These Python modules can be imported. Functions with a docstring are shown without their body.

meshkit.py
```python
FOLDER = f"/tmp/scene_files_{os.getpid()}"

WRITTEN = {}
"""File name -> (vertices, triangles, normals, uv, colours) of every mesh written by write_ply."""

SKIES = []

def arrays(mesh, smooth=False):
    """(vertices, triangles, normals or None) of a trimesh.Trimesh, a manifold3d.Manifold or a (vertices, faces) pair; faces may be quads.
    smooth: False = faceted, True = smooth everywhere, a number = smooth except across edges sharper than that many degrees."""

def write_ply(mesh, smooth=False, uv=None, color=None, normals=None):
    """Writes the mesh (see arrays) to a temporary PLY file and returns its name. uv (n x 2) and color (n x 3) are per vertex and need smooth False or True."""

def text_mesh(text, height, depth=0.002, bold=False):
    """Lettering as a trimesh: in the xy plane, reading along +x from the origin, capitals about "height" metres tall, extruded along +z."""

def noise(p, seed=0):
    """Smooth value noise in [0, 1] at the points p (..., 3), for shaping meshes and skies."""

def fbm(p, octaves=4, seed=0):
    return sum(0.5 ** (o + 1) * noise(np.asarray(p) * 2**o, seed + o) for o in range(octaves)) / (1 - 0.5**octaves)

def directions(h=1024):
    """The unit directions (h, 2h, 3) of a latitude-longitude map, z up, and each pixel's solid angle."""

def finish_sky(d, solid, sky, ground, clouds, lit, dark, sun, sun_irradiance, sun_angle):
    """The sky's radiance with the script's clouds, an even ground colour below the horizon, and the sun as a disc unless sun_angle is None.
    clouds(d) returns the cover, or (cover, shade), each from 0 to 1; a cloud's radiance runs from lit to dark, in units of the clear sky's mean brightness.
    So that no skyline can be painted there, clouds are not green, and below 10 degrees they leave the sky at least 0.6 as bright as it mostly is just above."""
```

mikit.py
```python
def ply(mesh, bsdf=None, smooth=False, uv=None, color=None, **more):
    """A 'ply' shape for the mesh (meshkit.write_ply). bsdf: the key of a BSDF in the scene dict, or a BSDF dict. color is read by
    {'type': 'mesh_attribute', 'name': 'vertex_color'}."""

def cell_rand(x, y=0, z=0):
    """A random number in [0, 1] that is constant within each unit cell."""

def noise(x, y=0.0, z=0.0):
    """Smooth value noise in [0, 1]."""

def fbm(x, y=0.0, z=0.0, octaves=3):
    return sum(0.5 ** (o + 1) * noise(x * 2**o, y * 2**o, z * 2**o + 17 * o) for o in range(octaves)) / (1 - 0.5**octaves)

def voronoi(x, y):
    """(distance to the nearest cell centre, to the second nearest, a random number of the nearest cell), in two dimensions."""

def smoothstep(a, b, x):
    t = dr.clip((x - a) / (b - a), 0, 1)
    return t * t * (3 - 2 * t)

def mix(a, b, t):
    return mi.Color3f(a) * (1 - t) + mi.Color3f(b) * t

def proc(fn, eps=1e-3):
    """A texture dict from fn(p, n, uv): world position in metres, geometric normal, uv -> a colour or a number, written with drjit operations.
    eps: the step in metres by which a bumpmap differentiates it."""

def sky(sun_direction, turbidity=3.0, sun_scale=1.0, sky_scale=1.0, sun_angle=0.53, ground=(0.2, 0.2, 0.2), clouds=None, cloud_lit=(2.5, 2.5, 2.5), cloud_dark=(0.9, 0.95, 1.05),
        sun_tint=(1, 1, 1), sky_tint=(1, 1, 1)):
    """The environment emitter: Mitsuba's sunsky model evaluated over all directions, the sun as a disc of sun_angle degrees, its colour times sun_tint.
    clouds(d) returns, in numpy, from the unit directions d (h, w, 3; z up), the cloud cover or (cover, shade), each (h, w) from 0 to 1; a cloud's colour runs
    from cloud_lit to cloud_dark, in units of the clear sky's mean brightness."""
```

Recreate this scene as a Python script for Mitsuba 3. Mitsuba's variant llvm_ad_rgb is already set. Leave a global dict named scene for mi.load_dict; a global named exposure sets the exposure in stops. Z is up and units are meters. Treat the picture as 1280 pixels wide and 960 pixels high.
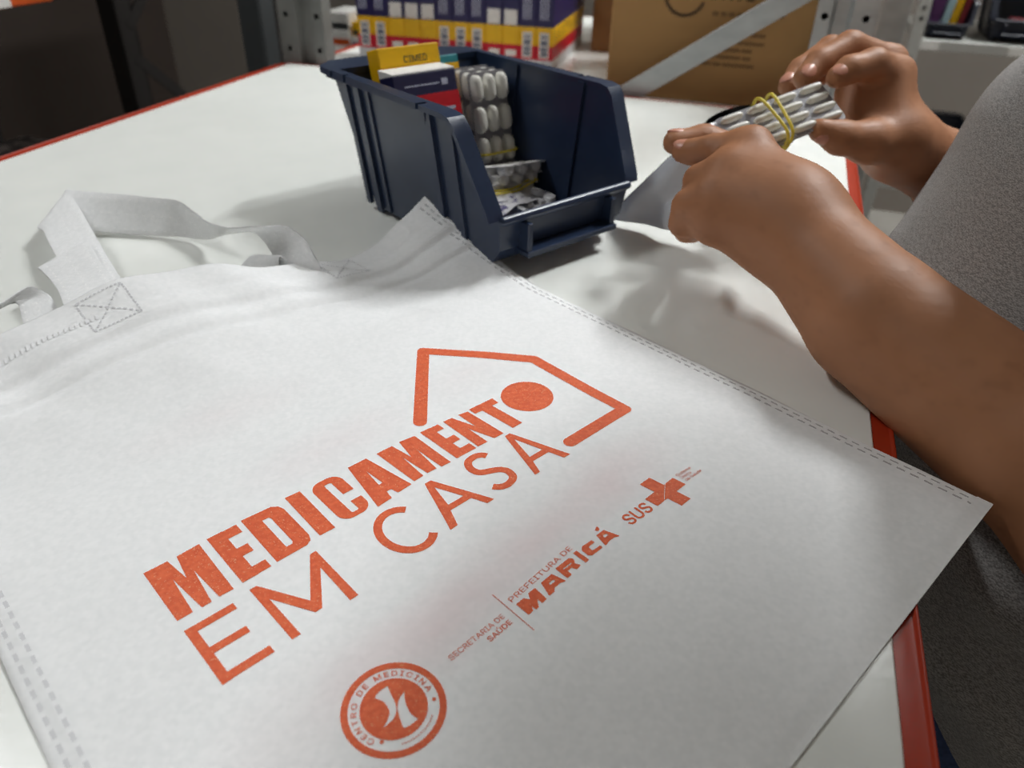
import math, random
import numpy as np, trimesh, drjit as dr, mitsuba as mi, mikit, meshkit
import manifold3d as m3
from shapely.geometry import Polygon, LineString, Point, MultiPolygon, box as sbox
from shapely.ops import unary_union
from shapely import affinity

T = mi.ScalarTransform4f
scene, labels = {}, {}
rng = np.random.default_rng(7)

# ------------------------------------------------------------------ camera, lights, exposure
CAM = np.array([0.0, 0.0, 1.0])
FW = np.array([-0.25325553, 0.79210319, -0.5553685])
UP = np.array([-0.19488823, 0.52053905, 0.83129879])
scene['camera'] = {'type': 'thinlens', 'fov': 2 * math.degrees(math.atan(640 / 951.7359)), 'fov_axis': 'x',
                   'to_world': T().look_at(origin=CAM.tolist(), target=(CAM + FW).tolist(), up=UP.tolist()),
                   'aperture_radius': 0.0015, 'focus_distance': 0.38, 'near_clip': 0.01, 'far_clip': 50.0}
exposure = 0.12
CEIL = 2.75
# ceiling luminaires: centre x, y, size x, size y, radiance
LAMPS = [(0.76, 1.88, 0.14, 1.0, 142.0), (-1.7, 0.2, 0.14, 1.0, 47.0), (0.1, 2.2, 0.14, 1.0, 14.0)]
LAMP_RGB = (0.975, 1.0, 1.0)
AMBIENT = 0.0

TZ = 0.75                      # table top
TZ2 = 0.7370                   # far table top

# ------------------------------------------------------------------ helpers
def proc(fn, eps=1e-3): return mikit.proc(fn, eps)
def lin(c):
    c = np.asarray(c, float) / 255.0
    return [float(q) for q in np.where(c < 0.04045, c / 12.92, ((c + 0.055) / 1.055) ** 2.4)]
def rgb(c): return {'type': 'rgb', 'value': [float(x) for x in c]}
def srgb(*c): return rgb(lin(c))

def mat(name, color, rough=0.5, metallic=0.0, bump=None, bump_scale=1.0, twosided=True, eps=1e-3, **kw):
    col = proc(color) if callable(color) else (color if isinstance(color, dict) else rgb(color))
    b = {'type': 'principled', 'base_color': col, 'roughness': proc(rough) if callable(rough) else rough, 'metallic': metallic, **kw}
    if bump is not None:
        b = {'type': 'bumpmap', 'arbitrary': proc(bump, eps), 'scale': bump_scale, 'bsdf': b}
    if twosided: b = {'type': 'twosided', 'bsdf': b}
    scene[name] = b
    return name

used = set()
def numbered(k):
    if k not in used:
        used.add(k); return k
    i = 1
    while f'{k}_{i:03d}' in used: i += 1
    k = f'{k}_{i:03d}'; used.add(k); return k

def put(name, mesh, m, parent=None, smooth=False, uv=None, color=None, to_world=None, shape=None):
    key = numbered((parent + '__' if parent else '') + name)
    d = dict(shape) if shape is not None else mikit.ply(mesh, m, smooth, uv=uv, color=color)
    if to_world is not None: d['to_world'] = to_world
    scene[key] = d
    return key

def tag(key, label=None, cat=None, group=None, kind=None):
    d = {}
    if label: d['label'] = label
    if cat: d['category'] = cat
    if group: d['group'] = group
    if kind: d['kind'] = kind
    labels[key] = d
    return key

def thing(name, label, cat, group=None):
    return tag(numbered(name), label, cat, group)

def mesh_of(man):
    m = man.to_mesh()
    return trimesh.Trimesh(np.array(m.vert_properties[:, :3], float), np.array(m.tri_verts), process=False)

def man_of(t):
    return m3.Manifold(m3.Mesh(np.asarray(t.vertices, np.float32), np.asarray(t.faces, np.uint32)))

def bbox(x0, x1, y0, y1, z0, z1, c=0.0):
    """box with chamfered edges, as a trimesh"""
    lo, hi = np.array([x0, y0, z0], float), np.array([x1, y1, z1], float)
    c = min(c, 0.45 * (hi - lo).min())
    if c <= 0:
        b = trimesh.creation.box(bounds=[lo, hi]); return b
    P = []
    for sx in (0, 1):
        for sy in (0, 1):
            for sz in (0, 1):
                k = np.array([(lo, hi)[s][i] for i, s in enumerate((sx, sy, sz))])
                inn = np.array([c if s == 0 else -c for s in (sx, sy, sz)])
                for ax in range(3):
                    q = k + inn; q[ax] = k[ax]; P.append(q)
    return trimesh.convex.convex_hull(np.array(P))

def cat(*ms): return trimesh.util.concatenate([m for m in ms if m is not None])

def xf(t, M): 
    t = t.copy(); t.apply_transform(M); return t

def rotz(a, o=(0, 0, 0)):
    M = np.eye(4); c, s = math.cos(a), math.sin(a)
    M[:2, :2] = [[c, -s], [s, c]]; M[:3, 3] = o
    return M

def frame(o, x, y, z):
    M = np.eye(4); M[:3, 0], M[:3, 1], M[:3, 2], M[:3, 3] = x, y, z, o
    return M

def unit(v): v = np.asarray(v, float); return v / np.linalg.norm(v)

def beam(a, b, w, t, up=(0, 0, 1), c=0.0):
    """rectangular bar from a to b, width w along up, thickness t"""
    a, b = np.asarray(a, float), np.asarray(b, float)
    x = unit(b - a); y = unit(np.cross(up, x)); z = np.cross(x, y)
    return xf(bbox(0, np.linalg.norm(b - a), -t / 2, t / 2, -w / 2, w / 2, c), frame(a, x, y, z))

def tube(pts, r, n=10, closed=False):
    p = np.asarray(pts, float)
    if closed: tn = np.roll(p, -1, 0) - np.roll(p, 1, 0)
    else: tn = np.gradient(p, axis=0)
    tn /= np.linalg.norm(tn, axis=1, keepdims=True)
    a = np.cross(tn, [0.31, 0.17, 0.93]); a /= np.linalg.norm(a, axis=1, keepdims=True); b = np.cross(tn, a)
    an = np.arange(n) * 2 * np.pi / n
    r = np.broadcast_to(r, (len(p),))
    v = (p[:, None] + r[:, None, None] * (np.cos(an)[None, :, None] * a[:, None] + np.sin(an)[None, :, None] * b[:, None])).reshape(-1, 3)
    m = len(p); f = []
    for i in range(m if closed else m - 1):
        for j in range(n):
            q = [i * n + j, i * n + (j + 1) % n, ((i + 1) % m) * n + (j + 1) % n, ((i + 1) % m) * n + j]
            f += [[q[0], q[1], q[2]], [q[0], q[2], q[3]]]
    if not closed:
        v = np.vstack([v, p[:1], p[-1:]])
        for j in range(n):
            f += [[m * n, (j + 1) % n, j], [m * n + 1, (m - 1) * n + j, (m - 1) * n + (j + 1) % n]]
    t = trimesh.Trimesh(v, f, process=False)
    if t.volume < 0: t.invert()
    return t

def polys(g):
    if g.is_empty: return []
    return [p for p in (g.geoms if hasattr(g, 'geoms') else [g]) if p.geom_type == 'Polygon' and p.area > 1e-12]

def tri2d(g):
    """triangulate a shapely geometry -> (n,2), faces"""
    V, F, n = [], [], 0
    for p in polys(g):
        v, f = trimesh.creation.triangulate_polygon(p, engine='earcut')
        V.append(v); F.append(f + n); n += len(v)
    return np.vstack(V), np.vstack(F)

def extrude(g, h):
    return cat(*[trimesh.creation.extrude_polygon(p, h, engine='earcut') for p in polys(g)])

_tc = {}
def text_shape(txt, height, bold=False):
    """lettering as a shapely geometry, baseline at 0"""
    k = (txt, bold)
    if k not in _tc:
        t = meshkit.text_mesh(txt, 1.0, depth=0.2, bold=bold)
        up = t.face_normals[:, 2] > 0.9
        v = t.vertices[:, :2]
        _tc[k] = unary_union([Polygon(v[f]).buffer(1e-5) for f in t.faces[up]]).simplify(0.004)
    return affinity.scale(_tc[k], height, height, origin=(0, 0))

def text_fit(txt, p0, p1, height, bold=False):
    """text between two baseline points (stretched to the length)"""
    g = text_shape(txt, height, bold); x0, _, x1, _ = g.bounds
    p0, p1 = np.array(p0, float), np.array(p1, float); d = p1 - p0; L = np.hypot(*d)
    g = affinity.translate(g, -x0, 0); g = affinity.scale(g, L / (x1 - x0), 1, origin=(0, 0))
    return affinity.translate(affinity.rotate(g, math.atan2(d[1], d[0]), origin=(0, 0), use_radians=True), *p0)

def resample(P, n):
    P = np.asarray(P, float); s = np.r_[0, np.cumsum(np.linalg.norm(np.diff(P[:, :3], axis=0), axis=1))]
    from scipy.interpolate import PchipInterpolator
    return PchipInterpolator(s, P, axis=0)(np.linspace(0, s[-1], n))

# ------------------------------------------------------------------ sparse signed-distance mesher (one continuous surface)
def surface_nets(fn, lo, hi, h, band=None, blk=16):
    """fn(points)->sdf. Evaluates a dense grid block-wise only near the surface; returns a trimesh."""
    lo = np.asarray(lo, float); n = np.ceil((np.asarray(hi) - lo) / h / blk).astype(int)
    R = blk * h * 0.87 + 2.5 * h
    cs = np.stack(np.meshgrid(*[np.arange(k) for k in n], indexing='ij'), -1).reshape(-1, 3)
    cen = lo + (cs + 0.5) * blk * h
    dc = fn(cen)
    G = np.empty(n * blk, np.float32)
    loc = np.stack(np.meshgrid(*[np.arange(blk)] * 3, indexing='ij'), -1).reshape(-1, 3) * h
    Gv = G.reshape(n[0], blk, n[1], blk, n[2], blk)
    Gv[:] = dc.reshape(n[0], 1, n[1], 1, n[2], 1)
    near = np.nonzero(np.abs(dc) < (band or 1.6) * R)[0]
    for s in range(0, len(near), 64):
        ids = near[s:s + 64]
        pts = (lo + cs[ids][:, None] * blk * h + loc[None]).reshape(-1, 3)
        val = fn(pts).reshape(len(ids), blk, blk, blk)
        for i, q in zip(ids, val):
            Gv[cs[i, 0], :, cs[i, 1], :, cs[i, 2], :] = q
    S = G < 0
    N = np.array(G.shape)
    # active cells
    c = np.zeros(N - 1, np.uint8)
    for dx in (0, 1):
        for dy in (0, 1):
            for dz in (0, 1):
                c += S[dx:N[0] - 1 + dx, dy:N[1] - 1 + dy, dz:N[2] - 1 + dz]
    act = (c > 0) & (c < 8); del c
    cells = np.argwhere(act); idx = np.full(N - 1, -1, np.int32); idx[act] = np.arange(len(cells)); del act
    acc = np.zeros((len(cells), 3)); cnt = np.zeros(len(cells))
    cor = np.array([[x, y, z] for x in (0, 1) for y in (0, 1) for z in (0, 1)])
    vals = [G[tuple((cells + k).T)] for k in cor]
    for a in range(8):
        for b in range(a + 1, 8):
            if np.abs(cor[a] - cor[b]).sum() == 1:
                m = (vals[a] < 0) != (vals[b] < 0)
                t = vals[a][m] / (vals[a][m] - vals[b][m])
                acc[m] += cor[a] + t[:, None] * (cor[b] - cor[a]); cnt[m] += 1
    V = lo + (cells + acc / cnt[:, None]) * h
    F = []
    for ax in range(3):
        a1, a2 = (ax + 1) % 3, (ax + 2) % 3
        sl0 = [slice(None)] * 3; sl1 = [slice(None)] * 3
        sl0[ax] = slice(0, -1); sl1[ax] = slice(1, None)
        cr = S[tuple(sl0)] != S[tuple(sl1)]
        e = np.argwhere(cr)
        e = e[(e[:, a1] > 0) & (e[:, a2] > 0) & (e[:, a1] < N[a1] - 1) & (e[:, a2] < N[a2] - 1)]
        s = S[tuple(e.T)]
        o1 = np.zeros(3, int); o1[a1] = 1; o2 = np.zeros(3, int); o2[a2] = 1
        q = [idx[tuple((e - o1 - o2).T)], idx[tuple((e - o2).T)], idx[tuple(e.T)], idx[tuple((e - o1).T)]]
        q = np.stack(q, 1); q[~s] = q[~s][:, ::-1]
        F += [q[:, [0, 1, 2]], q[:, [0, 2, 3]]]
    F = np.vstack(F)
    return trimesh.Trimesh(V, F, process=False)

def smooth_mesh(m, it=6, lam=0.5, mu=-0.52):
    """Taubin smoothing of the largest piece"""
    from scipy.sparse import coo_matrix
    from scipy.sparse.csgraph import connected_components
    V, F = np.array(m.vertices), np.array(m.faces)
    e = np.unique(np.sort(np.vstack([F[:, [0, 1]], F[:, [1, 2]], F[:, [2, 0]]]), axis=1), axis=0)
    n = len(V)
    A = coo_matrix((np.ones(2 * len(e)), (np.r_[e[:, 0], e[:, 1]], np.r_[e[:, 1], e[:, 0]])), shape=(n, n)).tocsr()
    _, lab = connected_components(A)
    big = np.argmax(np.bincount(lab))
    deg = np.maximum(np.asarray(A.sum(1)).ravel(), 1)[:, None]
    for _ in range(it):
        for k in (lam, mu): V = V + k * (A @ V / deg - V)
    F = F[lab[F[:, 0]] == big]
    used_, inv = np.unique(F, return_inverse=True)
    return trimesh.Trimesh(V[used_], inv.reshape(-1, 3), process=False)

def smin(a, b, k):
    h = np.maximum(k - np.abs(a - b), 0) / k
    return np.minimum(a, b) - h * h * k * 0.25
def sd_cap(p, a, b, ra, rb):
    ab = b - a; t = np.clip(((p - a) @ ab) / (ab @ ab), 0, 1)
    return np.linalg.norm(p - a - t[:, None] * ab, axis=1) - (ra + t * (rb - ra))
def sd_ell(p, c, r, R=None):
    q = p - c
    if R is not None: q = q @ R
    k0 = np.linalg.norm(q / r, axis=1); k1 = np.linalg.norm(q / (np.asarray(r) ** 2), axis=1)
    return k0 * (k0 - 1) / np.maximum(k1, 1e-9)

# ------------------------------------------------------------------ materials
def speck(p, s): return mikit.noise(p.x * s, p.y * s, p.z * s)
mat('m_floor', lambda p, n, uv: mikit.mix(lin((132, 128, 122)), lin((150, 146, 139)), mikit.fbm(p.x * 6, p.y * 6, 0)), 0.45)
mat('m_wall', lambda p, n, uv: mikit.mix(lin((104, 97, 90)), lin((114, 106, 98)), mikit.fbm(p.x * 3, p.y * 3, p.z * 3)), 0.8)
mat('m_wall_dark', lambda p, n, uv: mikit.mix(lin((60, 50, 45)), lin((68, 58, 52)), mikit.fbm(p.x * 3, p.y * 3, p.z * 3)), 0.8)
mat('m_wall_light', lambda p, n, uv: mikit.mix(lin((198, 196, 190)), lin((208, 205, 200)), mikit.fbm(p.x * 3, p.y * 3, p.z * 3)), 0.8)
mat('m_ceiling', srgb(225, 224, 220), 0.9)
mat('m_table', lambda p, n, uv: mikit.mix(lin((226, 228, 224)), lin((232, 233, 229)), mikit.fbm(p.x * 25, p.y * 25, 1)), 0.22,
    bump=lambda p, n, uv: mikit.fbm(p.x * 260, p.y * 260, 0, 2) * 0.00006, eps=5e-4, specular=0.45)
mat('m_edge', srgb(158, 46, 20), 0.30, clearcoat=0.4, clearcoat_gloss=0.8)
mat('m_leg', srgb(70, 72, 74), 0.4, metallic=0.6)
mat('m_galv', lambda p, n, uv: mikit.mix(lin((160, 163, 163)), lin((188, 190, 189)), mikit.fbm(p.x * 40, p.y * 40, p.z * 60)), 0.42, metallic=0.55)
mat('m_steel_dark', lambda p, n, uv: mikit.mix(lin((118, 120, 118)), lin((140, 142, 139)), mikit.fbm(p.x * 30, p.y * 30, p.z * 30)), 0.5, metallic=0.4)
mat('m_slate', srgb(62, 66, 68), 0.5, metallic=0.3)
mat('m_black_metal', srgb(26, 23, 22), 0.55)
mat('m_shelf', srgb(178, 178, 174), 0.5)
mat('m_hole', srgb(14, 14, 14), 0.8)
mat('m_orange', srgb(205, 84, 30), 0.45)
mat('m_white_card', srgb(226, 224, 220), 0.6)
mat('m_plastic_blue', lambda p, n, uv: mikit.mix(lin((31, 43, 66)), lin((37, 50, 73)), mikit.fbm(p.x * 60, p.y * 60, p.z * 60)), 0.3,
    bump=lambda p, n, uv: mikit.fbm(p.x * 500, p.y * 500, p.z * 500, 2) * 0.00004, eps=4e-4, specular=0.5)
mat('m_plastic_dark', srgb(20, 27, 44), 0.35)
mat('m_cardboard', lambda p, n, uv: mikit.mix(lin((152, 114, 68)), lin((166, 126, 78)), mikit.fbm(p.x * 4, p.y * 4, p.z * 30)), 0.75)
mat('m_cardboard_dark', lambda p, n, uv: mikit.mix(lin((140, 100, 62)), lin((152, 110, 68)), mikit.fbm(p.x * 4, p.y * 4, p.z * 30)), 0.75)
mat('m_card_ink', srgb(78, 56, 32), 0.8)
mat('m_card_ink_soft', srgb(118, 87, 52), 0.8)
mat('m_yellow', srgb(228, 176, 8), 0.4)
mat('m_navy', srgb(28, 26, 66), 0.45)
mat('m_red', srgb(196, 18, 34), 0.45)
mat('m_teal', srgb(40, 128, 138), 0.45)
mat('m_ink', srgb(40, 32, 16), 0.6)
mat('m_ink_pale', srgb(178, 180, 200), 0.6)
mat('m_foil', lambda p, n, uv: mikit.mix(lin((196, 196, 200)), lin((224, 224, 226)), mikit.fbm(p.x * 160, p.y * 160, p.z * 160)), 0.34, metallic=0.6,
    bump=lambda p, n, uv: mikit.fbm(p.x * 300, p.y * 300, p.z * 300, 2) * 0.0004, eps=4e-4)
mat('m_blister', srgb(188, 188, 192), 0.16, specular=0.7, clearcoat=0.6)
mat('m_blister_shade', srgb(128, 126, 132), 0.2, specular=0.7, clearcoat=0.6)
mat('m_capsule', srgb(222, 220, 212), 0.3)
mat('m_foil_print', lambda p, n, uv: mikit.mix(lin((214, 212, 216)), lin((96, 92, 130)), mikit.smoothstep(0.58, 0.72, mikit.fbm(p.x * 260, p.y * 260, p.z * 120, 3))), 0.35, metallic=0.3)
mat('m_rubber', srgb(214, 196, 70), 0.45)
mat('m_bag_in', srgb(14, 14, 17), 0.45)
mat('m_poly', lambda p, n, uv: mikit.mix(lin((196, 199, 206)), lin((210, 212, 217)), mikit.fbm(p.x * 30, p.y * 30, p.z * 30)), 0.3, specular=0.5)

# ------------------------------------------------------------------ room
def struct(key, mesh, m):
    put(key, mesh, m); labels[key] = {'kind': 'structure'}
struct('floor', bbox(-2.6, 2.6, -2.2, 3.0, -0.05, 0), 'm_floor')
struct('ceiling', bbox(-2.6, 2.6, -2.2, 3.0, CEIL, CEIL + 0.05), 'm_ceiling')
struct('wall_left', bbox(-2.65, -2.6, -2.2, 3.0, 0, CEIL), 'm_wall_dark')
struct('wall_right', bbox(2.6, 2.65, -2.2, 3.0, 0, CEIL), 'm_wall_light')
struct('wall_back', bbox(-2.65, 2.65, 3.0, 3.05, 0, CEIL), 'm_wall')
struct('wall_front', bbox(-2.65, 2.65, -2.25, -2.2, 0, CEIL), 'm_wall_light')

for i, (x, y, sx, sy, L) in enumerate(LAMPS):
    t = thing('ceiling_light', ['linear ceiling light nearest the right-hand rack', 'linear ceiling light above the black rack by the left wall', 'linear ceiling light above the far table'][i], 'ceiling light')
    put('housing', bbox(x - sx / 2 - 0.02, x + sx / 2 + 0.02, y - sy / 2 - 0.02, y + sy / 2 + 0.02, CEIL - 0.03, CEIL - 0.001, 0.004), 'm_white_card', t)
    k = numbered(t + '__diffuser')
    scene[k] = {'type': 'rectangle', 'to_world': T().translate([x, y, CEIL - 0.0305]).rotate([1, 0, 0], 180).scale([sx / 2, sy / 2, 1]),
                'emitter': {'type': 'area', 'radiance': rgb([L * c for c in LAMP_RGB])}, 'bsdf': {'type': 'diffuse', 'reflectance': rgb((.8, .8, .8))}}
if AMBIENT: scene['ambient'] = {'type': 'constant', 'radiance': rgb([AMBIENT] * 3)}

# ------------------------------------------------------------------ tables
def table(key, x0, x1, y0, y1, TZ=TZ):
    put('tabletop', bbox(x0, x1, y0, y1, TZ - 0.028, TZ, 0.0008), 'm_table', key)
    # half-round orange edge band, swept round the top
    ring = np.array(sbox(x0, y0, x1, y1).buffer(0.0002, join_style=2).exterior.coords)[:-1]
    off, zz = np.array([(.0002, -.0285), (.0088, -.0280), (.0110, -.0225), (.0118, -.0090), (.0116, -.0010), (.0110, .0007), (.0100, .0010), (.0092, .0005), (.0084, -.0007), (.0002, -.0009)]).T
    zz = TZ + zz
    rows = []
    for o, z in zip(off, zz):
        c = np.array(sbox(x0 - o, y0 - o, x1 + o, y1 + o).exterior.coords)[:-1]
        pts = []
        for i in range(4):
            p, q, r = c[i - 1], c[i], c[(i + 1) % 4]
            u, v = unit(p - q), unit(r - q); R = 0.012
            for t in np.linspace(0, 1, 6): pts.append((1 - t) ** 2 * (q + u * R) + 2 * t * (1 - t) * q + t * t * (q + v * R))
        pts = np.array(pts)      # no raised bead along the far edge
        rows.append(np.c_[pts, np.where(pts[:, 1] > y1 - 0.002, min(z, TZ - 0.0012), z)])
    V = np.vstack(rows); n = 24; F = []
    for i in range(len(rows) - 1):
        for j in range(n):
            q = [i * n + j, i * n + (j + 1) % n, (i + 1) * n + (j + 1) % n, (i + 1) * n + j]
            F += [[q[0], q[1], q[2]], [q[0], q[2], q[3]]]
    b = trimesh.Trimesh(V, F, process=False)
    k = put('edge_band', b, 'm_edge', key, smooth=35)
    tag(k, 'rounded orange-red edge band')
    for x in (x0 + 0.06, x1 - 0.06):
        for y in (y0 + 0.06, y1 - 0.06):
            put('leg', bbox(x - 0.02, x + 0.02, y - 0.02, y + 0.02, 0, TZ - 0.028, 0.002), 'm_leg', key)
    for ya in (y0 + 0.05, y1 - 0.07): put('frame_rail', bbox(x0 + 0.08, x1 - 0.08, ya, ya + 0.02, TZ - 0.07, TZ - 0.028), 'm_leg', key)
    return key
table(thing('table', 'white-topped table with orange-red edge under the tote bag and blue bin', 'table'), -0.723, 0.087, -0.16, 1.083)
table(thing('table', 'second white table with orange edge behind the rack posts, holding medicine cartons', 'table'), -0.731, 0.087, 1.142, 1.86, TZ2)

# ------------------------------------------------------------------ steel rack between the two tables
def slotted_post(x0, x1, y, z1, m, parent, flip=False):
    w = x1 - x0
    prof = [(0, 0.024), (0, 0), (0.40 * w, 0), (0.46 * w, 0.010), (0.70 * w, 0.010), (0.78 * w, 0), (w, 0), (w, 0.024)]
    if flip: prof = [(w - a, b) for a, b in prof][::-1]
    g = LineString(prof).buffer(0.0011, cap_style=2, join_style=2)
    p = man_of(trimesh.creation.extrude_polygon(polys(g)[0], z1))
    holes = []
    fx = (0.17 * w, 0.87 * w)
    if flip: fx = tuple(w - q for q in fx)
    for z in np.arange(0.58, z1 - 0.02, 0.0475):
        for q in fx:
            c = m3.Manifold.cylinder(0.02, 0.0042, 0.0042, 14).rotate([90, 0, 0]).translate([q, 0.01, z])
            holes.append(c)
    p = p - m3.Manifold.batch_boolean(holes, m3.OpType.Add)
    return put('upright', xf(mesh_of(p), frame((x0, y, 0), (1, 0, 0), (0, 1, 0), (0, 0, 1))), m, parent)
rk = thing('steel_rack', 'galvanised steel rack frame with a diagonal brace standing between the two white tables', 'rack')
slotted_post(-0.739, -0.664, 1.0965, 2.0, 'm_steel_dark', rk)
slotted_post(0.030, 0.098, 1.0965, 2.0, 'm_galv', rk, flip=True)
for xa, xb in ((-0.738, -0.665), (0.031, 0.097)): put('inner_flange', bbox(xa, xb, 1.1195, 1.1215, 0, 2.0), 'm_slate', rk)
a, b = np.array([-0.43, 1.1085, 0.5895]), np.array([0.062, 1.1085, 0.925])
k = put('diagonal_brace', cat(beam(a, b, 0.027, 0.002, c=0.0004), xf(beam(a, b, 0.002, 0.009, c=0.0004), frame(unit(np.cross([0, 1, 0], b - a)) * -0.0125 + np.array([0, .0035, 0]), (1, 0, 0), (0, 1, 0), (0, 0, 1)))), 'm_galv', rk)
tag(k, 'flat galvanised brace crossing in front of the carton')
put('cross_bar', beam((-0.7, 1.125, 1.85), (0.06, 1.125, 1.85), 0.05, 0.02), 'm_galv', rk)

# ------------------------------------------------------------------ cartons on the far table
cx0, cx1, cy = -0.2375, 0.050, 1.152
ct = thing('cardboard_carton', 'large brown printed cardboard carton behind the diagonal steel brace', 'cardboard box')
put('carton_body', bbox(cx0, cx1, cy, cy + 0.26, TZ2, TZ2 + 0.24, 0.003), 'm_cardboard', ct)
put('top_flap', cat(bbox(cx0, cx1, cy, cy + 0.129, TZ2 + 0.2403, TZ2 + 0.2435), bbox(cx0, cx1, cy + 0.131, cy + 0.26, TZ2 + 0.2403, TZ2 + 0.2435)), 'm_cardboard', ct)
def front_print(g, m, name, y=cy, dep=0.0004):
    e = extrude(g, dep)
    return put(name, xf(e, frame((0, y - 0.0001, 0), (1, 0, 0), (0, 0, 1), (0, -1, 0))), m, ct)
arc = LineString([(-0.139 + 0.0265 * math.cos(t), TZ2 + 0.137 + 0.0265 * math.sin(t)) for t in np.radians(np.linspace(95, 335, 40))]).buffer(0.0022)
tag(front_print(arc, 'm_card_ink', 'logo_ring'), 'dark open ring of the printed logo')
wd = text_fit('Acme', (-0.135, TZ2 + 0.1335), (-0.046, TZ2 + 0.1335), 0.034, True)
tag(front_print(wd, 'm_card_ink', 'logo_lettering'), 'large dark logo lettering')
tag(front_print(unary_union([sbox(-0.1 + i * 0.0105, TZ2 + 0.113, -0.0925 + i * 0.0105, TZ2 + 0.118) for i in range(4)] + [sbox(-0.045 + i * 0.01, TZ2 + 0.1145, -0.038 + i * 0.01, TZ2 + 0.119) for i in range(4)]), 'm_card_ink_soft', 'sub_lettering'), 'small faint line of lettering under the logo')
rows = [(-0.082, -0.026, 0.092, [.3, .62]), (-0.082, -0.026, 0.0815, [.35]), (-0.096, -0.040, 0.072, [.28, .72]), (-0.1, -0.040, 0.0625, [.2, .78]), (-0.108, -0.034, 0.053, [.22, .4])]
ln = []
for xa, xb, z, cuts in rows:
    cs = [0] + cuts + [1]
    for p, q in zip(cs[:-1], cs[1:]): ln.append(sbox(xa + (xb - xa) * p + 0.0012, TZ2 + z - 0.0021, xa + (xb - xa) * q - 0.0012, TZ2 + z + 0.0021))
tag(front_print(unary_union(ln), 'm_card_ink_soft', 'text_block'), 'block of small faint printed lines')
c2 = thing('cardboard_carton', 'plain dark-brown cardboard carton partly hidden behind the printed carton', 'cardboard box')
put('carton_body', bbox(-0.335, -0.05, 1.46, 1.74, TZ2, TZ2 + 0.22, 0.003), 'm_cardboard_dark', c2)
put('top_flap', cat(bbox(-0.335, -0.05, 1.46, 1.599, TZ2 + 0.2203, TZ2 + 0.223), bbox(-0.335, -0.05, 1.601, 1.74, TZ2 + 0.2203, TZ2 + 0.223)), 'm_cardboard_dark', c2)

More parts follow.
